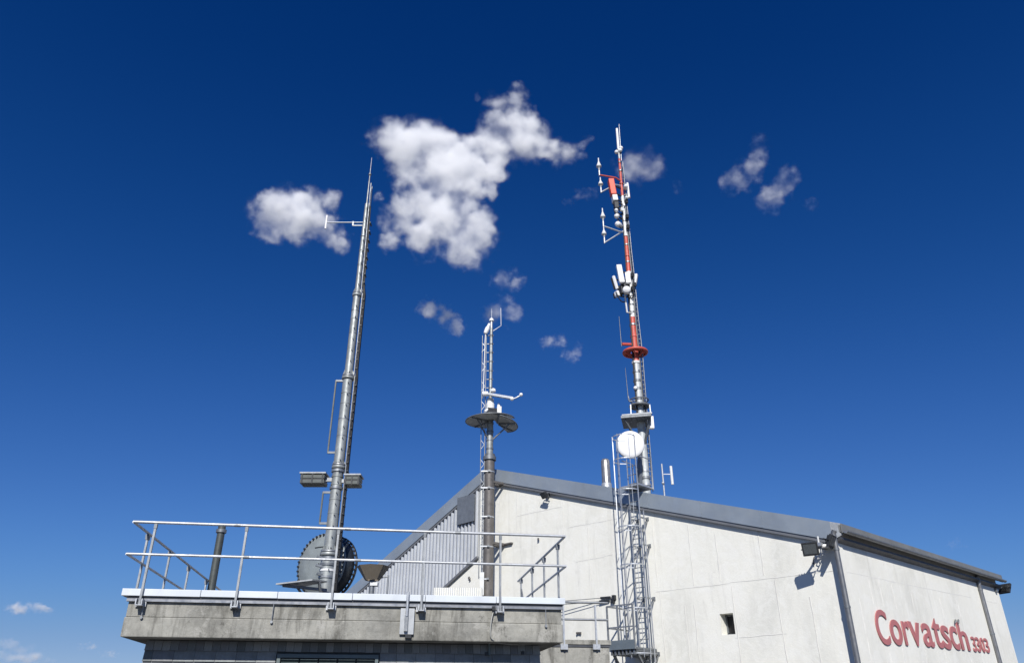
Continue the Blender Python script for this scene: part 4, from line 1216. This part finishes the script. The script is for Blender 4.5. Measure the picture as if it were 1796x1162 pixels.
# ------------------------------------------------------------------ things on the hall roof and walls
# steel flue
FL = Mast(1064, 850, 30.2)
s_f = (V((FL.p.x, FL.y, 0)) - CORNER).dot(GS)
fl = thing('flue_pipe', 'shiny stainless flue pipe on the hall roof left of the caged ladder', 'flue', V((FL.p.x, FL.y, zroof(s_f))))
m_ = MB(); m_.lathe(V((FL.p.x, FL.y, zroof(s_f) - .1)), Z, [(FL.m(850, 8), 0), (FL.m(830, 7.6), FL.z(808) - zroof(s_f) + .1), (FL.m(830, 5.5), FL.z(805) - zroof(s_f) + .1), (.02, FL.z(804) - zroof(s_f) + .1)], 28); m_.build('pipe', M['stainless'], fl)
m_ = MB(); m_.lathe(FL.at(849.5), Z, [(FL.m(850, 9), -.25), (FL.m(850, 9), .03), (FL.m(850, 7.8), .06)], 28); m_.build('collar', M['galv'], fl)
# folded dipole on the roof
HD = Mast(1165, 862, 29.0)
hd = thing('dipole_antenna', 'thin white H-shaped dipole antenna on the roof right of the red mast', 'antenna', V((HD.p.x, HD.y, HD.z(868))))
m_ = MB(); m_.tube(HD.at(885), HD.at(813), .035, n=10); m_.build('pole', M['galv'], hd)
m_ = MB(); c = at_y(1178, 833, HD.y); m_.tube(V((c.x, HD.y, HD.z(849))), V((c.x, HD.y, HD.z(817))), .055, n=12); m_.build('rod', M['offwhite'], hd)
m_ = MB(); m_.bar(HD.at(831), V((c.x, HD.y, HD.z(831))), .03, .03); m_.ball(HD.at(847, -1.0, -.05), .06); m_.build('boom', M['galv'], hd)

# floodlights
def flood(label, hinge, face, w, h, wallpt, n_wall, tilt_mat='dark_metal', arm=None):
    """hinge: centre of the housing; face: direction the glass looks"""
    t = thing('floodlight', label, 'floodlight', wallpt, 'floodlights on the hall walls')
    f = V(face).normalized(); sx = f.cross(Z).normalized(); up = sx.cross(f)
    m_ = MB(); m_.obox(hinge, sx * w / 2, up * h / 2, f * .045)
    hs = m_.build('housing', M['dark_metal'], t, .015)
    m_ = MB(); m_.obox(hinge + f * .048, sx * w * .40, up * h * .36, f * .004); m_.build('glass', M['lens'], hs)
    for k in range(5):
        m_ = MB(); m_.obox(hinge - f * .075 + sx * w * (-.32 + .16 * k), sx * .008, up * h * .38, f * .03); m_.build('fin', M['dark_metal'], hs)
    m_ = MB()
    e = hinge - f * .10
    pts = [hinge + sx * w * .55, hinge + sx * w * .55 - f * .16 - up * .02, hinge - sx * w * .55 - f * .16 - up * .02, hinge - sx * w * .55]
    m_.path(pts, .018, 6); m_.build('yoke', M['dark_metal'], t)
    m_ = MB(); m_.bar(hinge - f * .16 - up * .02, wallpt, .05, .05); m_.box(wallpt, (.14, .14, .14), -GAZ); m_.build('wall_arm', M['galv_dark'], t)
    return t
h0 = gw(954, 868, .35)
flood('small floodlight under the verge left of the ladder', h0, (GN * .8 - Z * .75 + V((-.35, 0, 0))), .34, .26, gw(961, 869, .04), GN)
h1 = gw(1421, 962, .75)
flood('black floodlight left of the hall corner, glass facing the terrace', h1, (GN * .9 + V((-.1, -.55, -.35))), .45, .38, gw(1446, 958, .04), GN)
h2 = gw(1458, 948, .50)
flood('black floodlight right at the hall corner under the gutter', h2, (RN * .8 + V((.35, -.1, -.55))), .42, .36, gw(1461, 957, .04), RN)
h3 = rw(1757, 1030, .1) + RS * .35
flood('black floodlight at the far end of the lettered wall', h3, (RS * .8 + RN * .3 - Z * .5), .5, .42, rw(1746, 1034, .03), RN)
# sensor mast and its conduit by the corner floodlights
cs = thing('corner_sensor', 'white rod sensor with curled cable between the corner floodlights', 'sensor', gw(1436, 960, .3))
m_ = MB(); m_.tube(gw(1437, 958, .35), gw(1434, 940, .35), .028, n=10); m_.build('rod', M['offwhite'], cs)
m_ = MB(); m_.box(gw(1438, 954, .35), (.12, .12, .10), -GAZ); m_.build('base', M['galv'], cs)
m_ = MB(); m_.tube(gw(1440, 957, .3), gw(1456, 957, .04), .06, n=12); m_.build('tube_arm', M['white'], cs)
pts = [gw(1440, 962, .28), gw(1442, 970, .24), gw(1439, 978, .2), gw(1434, 980, .15), gw(1436, 974, .12), gw(1446, 972, .08), gw(1449, 966, .04)]
m_ = MB(); m_.path(pts, .016, 6); m_.build('cable', M['offwhite'], cs)
m_ = MB(); m_.path([gw(1428, 976, .05), gw(1426, 983, .05), gw(1428, 990, .04), gw(1424, 986, .04)], .014, 6); m_.build('cable_end', M['dark_metal'], cs)

# caged ladder up the gable wall
LO = 0.42
lp = gw(1120, 1000, LO); sL = (gw(1111.3, 976, LO) - CORNER).dot(GS); sR = (gw(1127.5, 976, LO) - CORNER).dot(GS)
ladder = thing('caged_ladder', 'tall galvanised safety ladder with round cage on the white gable', 'ladder', gpt((sL + sR) / 2, 0, LO))
z_top = gpt((sL + sR) / 2, 0, LO).z
sM = (sL + sR) / 2
zl_top = gsz(1118, 800, LO)[1]; z_cage_top = gsz(1100, 772, LO)[1]
z_low = 0.3
for s_ in (sL, sR):
    m_ = MB(); m_.bar(gpt(s_, z_low, LO), gpt(s_, zl_top, LO), .045, .025, GN); m_.build('stile', M['galv'], ladder)
m_ = MB(); m_.bar(gpt(sR - .16, z_low + 2, LO - .02), gpt(sR - .16, zl_top - 2, LO - .02), .03, .03, GN); m_.build('safety_rail', M['galv'], ladder)
mb = MB(); mb.tube(GS * ((sR - sL) / 2), GS * -((sR - sL) / 2), .016, n=8); rung = mb.mesh('rung')
z = 2.6
while z < zl_top - .1:
    link('rung', rung, M['galv_dull'], ladder, gpt(sM, z, LO)); z += .33
RC = 0.42
def cage_pt(an, z, fl=1.0):
    # horseshoe: opens towards the wall
    return gpt(sM + math.sin(an) * RC * fl, z, LO + .02 + (0.36 + math.cos(an) * .40) * fl)
AN = [R(-118 + 236 * k / 16) for k in range(17)]
zc0 = gsz(1104, 1150, LO)[1]
zh = [gsz(1104, py, LO)[1] for py in (1148, 1071, 996, 930, 866, 812)] + [z_cage_top]
mb = MB()
cp = [cage_pt(a, 0) - gpt(sM, 0, LO) for a in AN]
cp = [gpt(sL, 0, LO) - gpt(sM, 0, LO)] + cp[::-1] + [gpt(sR, 0, LO) - gpt(sM, 0, LO)] if (cp[0] - (gpt(sR, 0, LO) - gpt(sM, 0, LO))).length < (cp[-1] - (gpt(sR, 0, LO) - gpt(sM, 0, LO))).length else [gpt(sL, 0, LO) - gpt(sM, 0, LO)] + cp + [gpt(sR, 0, LO) - gpt(sM, 0, LO)]
for a, b_ in zip(cp[:-1], cp[1:]): mb.bar(a, b_, .010, .04)
hoop = mb.mesh('hoop')
for z in zh: link('hoop', hoop, M['galv'], ladder, gpt(sM, z, LO))
for k in (1, 4, 8, 12, 15):
    m_ = MB(); m_.bar(cage_pt(AN[k], zc0 - .1), cage_pt(AN[k], z_cage_top + .05), .035, .012, (cage_pt(AN[k], 0) - gpt(sM, 0, LO + .3))); m_.build('cage_bar', M['galv'], ladder)
# diagonal stiffeners in the cage
for i in range(len(zh) - 3):
    m_ = MB(); m_.bar(cage_pt(AN[8], zh[i] + .1), gpt(sL, zh[i] + .95, LO), .03, .012); m_.build('cage_brace', M['galv_dull'], ladder)
# wall brackets
for py in (907, 955, 1049, 1146):
    zb_ = gsz(1135, py, .2)[1]
    for s_ in (sL + .02, sR - .02):
        m_ = MB(); m_.bar(gpt(s_, zb_, LO), gpt(s_ - .02, zb_, 0.01), .05, .03, Z); m_.bar(gpt(s_, zb_ - .55, LO), gpt(s_ - .02, zb_ - .04, 0.01), .035, .03)
        m_.box(gpt(s_ - .02, zb_, .015), (.12, .03, .12), math.atan2(GS.y, GS.x)); m_.build('wall_bracket', M['galv_dull'], ladder)
# step-off at the roof
m_ = MB()
zs = zroof(sM) + .12
m_.prism([gpt(sL + .25, zs, LO + .2), gpt(sR - .2, zs, LO + .2), gpt(sR - .2, zs, -.3), gpt(sL + .25, zs, -.3)], Z * .06); m_.build('step_off_plate', M['galv'], ladder)
for s_ in (sL + .22, sR - .22):
    m_ = MB(); m_.path([gpt(s_, zs, -.25), gpt(s_, zs + 1.1, -.25), gpt(s_, zs + 1.1, LO)], .024, 8); m_.build('hand_bar', M['galv'], ladder)

# landing at the ladder foot with its own rail, and the concrete ledge behind the annex
LZ = gsz(1090, 1137, 1.2)[1]
land = thing('steel_landing', 'small steel landing with railing beside the caged ladder foot', 'landing', gpt(sL + .8, 0, 1.0))
def lp_(px, py, off=1.5): return gw(px, py, off)
x0s = gsz(1067, 1130, 1.3)[0]; x1s = gsz(1113, 1130, 1.3)[0]
zb_ = gsz(1090, 1138, 1.3)[1]; zt_ = gsz(1090, 1124, 1.3)[1]; zr_ = gsz(1090, 1060, 1.3)[1]
def lbox(mb, s0, s1, o0, o1, z0, z1): return mb.obox(gpt((s0 + s1) / 2, (z0 + z1) / 2, (o0 + o1) / 2), GS * abs(s1 - s0) / 2, GN * abs(o1 - o0) / 2, Z * (z1 - z0) / 2)
m_ = MB(); lbox(m_, x0s, x1s, 1.28, 1.31, zb_, zt_ + .04); m_.build('kick_plate', M['mesh_grey'], land)
m_ = MB(); lbox(m_, x0s, x1s, .05, 1.27, zb_, zb_ + .06); m_.build('grating', M['galv_dark'], land)
for k in range(7):
    s_ = x0s + (x1s - x0s) * (k + .5) / 7
    m_ = MB(); lbox(m_, s_ - .03, s_ + .03, .05, 1.25, zb_ - .16, zb_ - .01); m_.build('joist', M['galv_dark'], land)
for s_, o_ in ((x0s, 1.3), ((x0s + x1s) / 2 + .1, 1.3), (x1s, 1.3), (x0s, .3)):
    m_ = MB(); m_.bar(gpt(s_, zb_, o_ - .02), gpt(s_, zr_, o_ - .02), .05, .05, GN); m_.build('post', M['galv_dull'], land)
for z in (zr_, (zr_ + zb_) / 2):
    m_ = MB(); m_.bar(gpt(x0s, z, 1.28), gpt(x1s, z, 1.28), .05, .04, GN); m_.bar(gpt(x0s, z, 1.28), gpt(x0s, z, .1), .05, .04, Z); m_.build('rail', M['galv_dull'], land)
for s_ in (x0s - .05, x1s + .05):
    m_ = MB(); m_.bar(gpt(s_, zb_, 1.2), gpt(s_, zb_ - 1.4, .05), .07, .07); m_.bar(gpt(s_, zb_ - .02, 1.2), gpt(s_, zb_ - .02, .02), .07, .07); m_.build('wall_brace', M['galv_dark'], land)

# concrete ledge at lower right with its rail
LE = 20.0
led = thing('concrete_ledge', 'weathered lower concrete roof edge right of the annex', 'ledge', at_y(1010, 1160, LE))
lzt = at_y(1010, 1121, LE).z
def lq(px, py, back=0.0):
    return on_plane(px, py, at_y(1010, 1121, LE) + TB * back, TB)
m_ = MB(); A_, B_ = lq(940, 1121), lq(1068, 1126)
L0 = (A_ - TO).dot(TA); L1 = (B_ - TO).dot(TA); bb = (A_ - TO).dot(TB)
z0_, z1_, z2_ = lq(1010, 1131).z, lq(1010, 1121).z, lq(1010, 1168).z
tbox(m_, L0, L1 + .05, bb - .04, bb + 2.6, z0_ + .02, z1_); m_.build('coping', M['fascia_concrete'], led, .01)
m_ = MB(); tbox(m_, L0, L1 + .02, bb - .02, bb + 2.5, z0_ - .035, z0_ + .017); m_.build('shadow_strip', M['dark_strip'], led)  # dark strip drawn in as shade under the coping
m_ = MB(); tbox(m_, L0, L1, bb, bb + 2.5, 0.0, z0_ - .04); m_.build('wall', M['fascia_concrete'], led)
lr = thing('guard_rail', 'thin steel rail on the lower concrete edge between annex and ladder', 'railing', lq(1020, 1121, -.06))
for py0, py1 in ((1055, 1064), (1085, 1092)):
    p, q = lq(985, py0, -.08), lq(1066, py1, -.08); q.z = p.z
    m_ = MB(); m_.tube(p, q, .028, n=10); m_.build('rail', M['galv_dull'], lr)
for px in (990, 1047):
    p = lq(px, 1138, -.08); q = V((p.x, p.y, lq(px, 1060, -.08).z))
    m_ = MB(); m_.bar(p, q, .04, .05, TA); po = m_.build('post', M['galv'], lr)
    m_ = MB(); m_.obox(p + TB * .03 + Z * .06, TA * .09, TB * .03, Z * .06); m_.build('bracket', M['galv'], po)
# stay wires with turnbuckles from the annex corner to the wall
for k, (py0, py1, pz) in enumerate(((1050, 1046, 1077), (1056, 1052, 1075))):
    a, b_ = gw(880, py0 + 12, .75), gw(pz, py1, .02)
    st = thing('stay_wire', ('upper' if k == 0 else 'lower') + ' thin stay wire with turnbuckle running to the white wall', 'wire', b_, 'stay wires beside the ladder')
    m_ = MB(); m_.tube(a, b_ + (a - b_) * .02, .012, n=6); m_.build('wire', M['galv_dark'], st)
    m_ = MB(); d = (a - b_); m_.bar(b_ + d * .03, b_ + d * .11, .07, .07); m_.build('turnbuckle', M['dark_metal'], st)
    m_ = MB(); m_.box(gw(pz, py1 + 1, .05), (.12, .12, .16), -GAZ); m_.build('anchor', M['dark_metal'], st)
# little fittings on the white wall
for label, px, py, kind in (('small rusty wall tie low beside the ladder landing', 1015, 1109, 1), ('small dark hook on the white wall under the corrugated cladding', 823, 1014, 0), ('short pipe stub on the white wall right of the brown pipe', 944, 944, 2)):
    t = thing('wall_fitting', label, 'fitting', gw(px, py, .05))
    m_ = MB()
    if kind == 1:
        m_.bar(gw(px - 4, py, .06), gw(px + 4, py - .5, .06), .05, .05); m_.bar(gw(px - 3, py + 3, .06), gw(px - 3, py - 1, .06), .04, .04); m_.bar(gw(px + 3, py + 2, .06), gw(px + 3, py - 1, .06), .04, .04)
    elif kind == 0:
        m_.path([gw(px, py + 3, .05), gw(px + 1.5, py, .09), gw(px, py - 3, .09), gw(px - 1.5, py - 1, .05)], .03, 6)
    else:
        m_.tube(gw(px, py, -.02), gw(px, py, .12), .04)
    m_.build('tie', M['mast_brown'], t)

# ------------------------------------------------------------------ clouds: real volumes of droplets far behind the masts
def cloud_mat(loc, dens, seed, amp, cut, nscale):
    """droplet density: a sum of soft blobs torn up by noise, measured in the cloud's own space"""
    m = bpy.data.materials.new('cloud_droplets'); m.use_nodes = True
    ns = m.node_tree.nodes; ls = m.node_tree.links
    ns.remove(ns['Principled BSDF'])
    def wire(n, args):
        for sck, val in zip(n.inputs, args):
            if val is None: continue
            if isinstance(val, bpy.types.NodeSocket): ls.new(val, sck)
            else: sck.default_value = val
    def vm(op, *args):
        n = ns.new('ShaderNodeVectorMath'); n.operation = op; wire(n, args); return n
    def mt(op, *args, clamp=False):
        n = ns.new('ShaderNodeMath'); n.operation = op; n.use_clamp = clamp; wire(n, args); return n.outputs[0]
    mean = sum((b[3] + b[5]) / 2 for b in loc) / len(loc)
    pos = ns.new('ShaderNodeTexCoord').outputs['Object']
    off = vm('ADD', pos, (seed * 913.0, seed * 511.0, 77.0)).outputs[0]
    w = ns.new('ShaderNodeTexNoise'); w.inputs['Scale'].default_value = 0.9 / mean; w.inputs['Detail'].default_value = 2
    ls.new(off, w.inputs['Vector'])
    ws = vm('SCALE', vm('SUBTRACT', w.outputs['Color'], (0.5, 0.5, 0.5)).outputs[0]); ws.inputs['Scale'].default_value = mean * 0.9
    p = vm('ADD', pos, ws.outputs[0]).outputs[0]
    total = None
    for b in loc:
        q = vm('MULTIPLY', vm('SUBTRACT', p, b[:3]).outputs[0], [0.866 / x for x in b[3:]]).outputs[0]
        f = mt('SUBTRACT', 1.3, vm('DOT_PRODUCT', q, q).outputs['Value'], clamp=True)
        total = f if total is None else mt('ADD', total, f)
    total = mt('MINIMUM', total, 1.6)
    n1 = ns.new('ShaderNodeTexNoise'); n1.inputs['Scale'].default_value = 1.5 * nscale / mean
    n1.inputs['Detail'].default_value = 8; n1.inputs['Roughness'].default_value = 0.58
    ls.new(off, n1.inputs['Vector'])
    tear = mt('MULTIPLY', mt('SUBTRACT', n1.outputs[0], 0.5), 2.4 * amp)
    tear = mt('MULTIPLY', tear, mt('SUBTRACT', 1.15, mt('MULTIPLY', total, 0.42)))   # the edges are torn more than the heart
    fld = mt('SUBTRACT', mt('ADD', tear, total), cut)
    mr = ns.new('ShaderNodeMapRange'); mr.interpolation_type = 'SMOOTHSTEP'
    mr.inputs['From Min'].default_value = 0.0; mr.inputs['From Max'].default_value = 2.5
    ls.new(fld, mr.inputs['Value'])
    core = mt('MULTIPLY', mt('POWER', mr.outputs[0], 2.1), dens * 1.9)      # thin veil outside, dense heart
    keep = mt('MULTIPLY', core, mt('MULTIPLY', total, 2.0, clamp=True))
    n2 = ns.new('ShaderNodeTexNoise'); n2.inputs['Scale'].default_value = 0.62 / mean; n2.inputs['Detail'].default_value = 2
    ls.new(vm('ADD', off, (4200.0, 10.0, 1700.0)).outputs[0], n2.inputs['Vector'])
    vary = ns.new('ShaderNodeMapRange'); vary.inputs['From Min'].default_value = 0.36; vary.inputs['From Max'].default_value = 0.62
    vary.inputs['To Min'].default_value = 0.2; vary.inputs['To Max'].default_value = 1.35
    ls.new(n2.outputs[0], vary.inputs['Value'])
    keep = mt('MULTIPLY', keep, vary.outputs[0])                           # thinner and thicker places
    v = ns.new('ShaderNodeVolumePrincipled')
    v.inputs['Color'].default_value = (0.999, 0.9993, 1.0, 1)
    v.inputs['Anisotropy'].default_value = CLOUD_G
    ls.new(keep, v.inputs['Density'])
    ls.new(v.outputs[0], ns['Material Output'].inputs['Volume'])
    m.cycles.volume_step_rate = CLOUD_STEP
    return m

CLOUD_STEP = 0.35
CLOUD_G = -0.12
CLOUDS = []
def cloud(label, blobs, dist=1500.0, tau=1.2, amp=1.75, cut=0.15, nscale=1.0, res=1.0, group='small clouds in the blue sky', seed=0):
    """blobs: (px, py, radius x, radius y) seen from the terrace; depth of each blob = its mean radius"""
    cx = sum(b[0] for b in blobs) / len(blobs); cyy = sum(b[1] for b in blobs) / len(blobs)
    d = ray(cx, cyy).normalized()
    c = EYEP + d * dist
    lift = 1.0 / math.hypot(d.x, d.y)              # an upright bank seen from below looks shortened by this
    d = V((d.x, d.y, 0)).normalized()
    xa = d.cross(Z).normalized(); za = xa.cross(d).normalized()
    rot = Matrix((xa, d, za)).transposed()
    mpp = metres(c)
    loc = []
    rnd = random.Random(seed + len(blobs))
    for (px, py, rx, ry) in blobs:
        q = on_plane(px, py, c, d) - c
        rr = (rx + ry) / 2 * mpp
        loc.append((q.dot(xa), rnd.uniform(-0.25, 0.25) * rr, q.dot(za), rx * mpp, rr * 0.45, ry * mpp * lift))
    mean = sum((b[3] + b[5]) / 2 for b in loc) / len(loc)
    bm = bmesh.new()
    for b in loc:                                  # the hull that holds the droplets: one ellipsoid for each puff
        bmesh.ops.create_icosphere(bm, subdivisions=2, radius=1.0,
                                   matrix=Matrix.Translation(b[:3]) @ Matrix.Diagonal([x * 1.28 + mean * 0.30 for x in b[3:]] + [1]))
    me = bpy.data.meshes.new('cloud'); bm.to_mesh(me); bm.free()
    me.materials.append(cloud_mat(loc, tau / (sum(b[4] for b in loc) / len(loc) * 2), seed, amp, cut, nscale))
    o = bpy.data.objects.new('cloud', me); COL.objects.link(o)
    o.location = c; o.rotation_euler = rot.to_euler()
    if len(loc) > 1:                               # melt the ellipsoids into one closed skin
        rm = o.modifiers.new('skin', 'REMESH'); rm.mode = 'VOXEL'; rm.voxel_size = mean * 0.22
    tag(o, label, 'cloud', group, 'thing')
    CLOUDS.append(o)
    return o

E = lambda *a: [(x, y, r * 1.12, r * 1.12) for (x, y, r) in a]
cloud('large ragged white cloud between the two tall masts',
      E((678, 250, 32), (715, 248, 38), (755, 258, 38), (706, 286, 28), (795, 278, 42), (845, 268, 38), (862, 225, 24), (900, 205, 38), (868, 175, 18), (908, 164, 19),
        (935, 235, 36), (890, 250, 34), (945, 262, 26), (975, 276, 24), (1008, 268, 20), (1028, 250, 11), (735, 326, 40), (782, 330, 46), (848, 316, 26), (870, 296, 18), (862, 334, 12), (697, 385, 27), (682, 428, 15), (668, 350, 10),
        (750, 390, 42), (815, 390, 40), (848, 410, 24), (838, 446, 24), (800, 440, 24), (735, 425, 22), (838, 166, 9)), tau=3.0, nscale=1.0, group='clouds in the blue sky', seed=1)
cloud('small bright cloud left of the grey mast top', E((472, 372, 34), (510, 365, 36), (550, 362, 34), (585, 348, 16), (540, 392, 32), (585, 408, 26), (598, 432, 16), (465, 400, 20), (500, 395, 26)),
      tau=2.7, nscale=1.0, group='clouds in the blue sky', seed=2)
cloud('thin slanting cloud left of the short mast tip', E((746, 540, 16), (768, 547, 19), (792, 564, 18), (806, 577, 13)), tau=2.36, seed=3)
cloud('thin round cloud right behind the short mast tip', E((860, 548, 16), (884, 545, 24), (905, 546, 15)), tau=1.08, seed=4)
cloud('faint puff just below the large white cloud', E((872, 490, 14), (893, 490, 20), (912, 495, 12)), tau=0.62, seed=5)
cloud('upper of two faint puffs between the short and red mast', [(955, 600, 14, 12), (977, 597, 22, 13)], tau=0.80, seed=6)
cloud('lower of two faint puffs between the short and red mast', [(1002, 625, 20, 14), (1015, 612, 10, 12)], tau=0.73, seed=7)
cloud('faint oval cloud just right of the red mast top', E((1100, 295, 22), (1125, 291, 30), (1150, 290, 20)), tau=0.72, seed=8)
cloud('curled wispy cloud right of the red mast, left half', E((1332, 256, 18), (1326, 282, 18), (1308, 306, 24), (1285, 319, 20), (1268, 320, 10)), tau=0.78, seed=9)
cloud('curled wispy cloud right of the red mast, right half', E((1385, 312, 20), (1365, 330, 22), (1350, 350, 22), (1335, 352, 12)), tau=0.69, seed=10)
cloud('tiny puff at the far right of the wispy clouds', [(1423, 358, 16, 11)], tau=0.26, seed=11)
cloud('faint wisp left of the red mast below its orange panel', [(1030, 342, 24, 12), (1003, 350, 18, 8)], tau=0.25, seed=12)
cloud('tiny wisp right of the red mast below the faint oval cloud', [(1189, 331, 10, 15)], tau=0.18, seed=13)
cloud('flat white cloud low over the left picture edge', [(26, 1068, 20, 9), (50, 1063, 28, 11), (78, 1068, 18, 8)], tau=2.11, seed=14)
cloud('layered grey white cloud bank in the lower left corner', [(6, 1124, 24, 11), (30, 1142, 42, 13), (0, 1154, 22, 9), (62, 1156, 34, 10)], tau=1.28, seed=15)
cloud('tiny low cloud left of the concrete slab corner, upper one', [(152, 1132, 18, 8)], tau=1.74, seed=16)
cloud('tiny low cloud left of the concrete slab corner, lower one', [(189, 1147, 18, 7)], tau=1.53, seed=17)
cloud('tiny faint cloud above the right eave', [(1676, 954, 18, 11)], tau=0.52, seed=18)
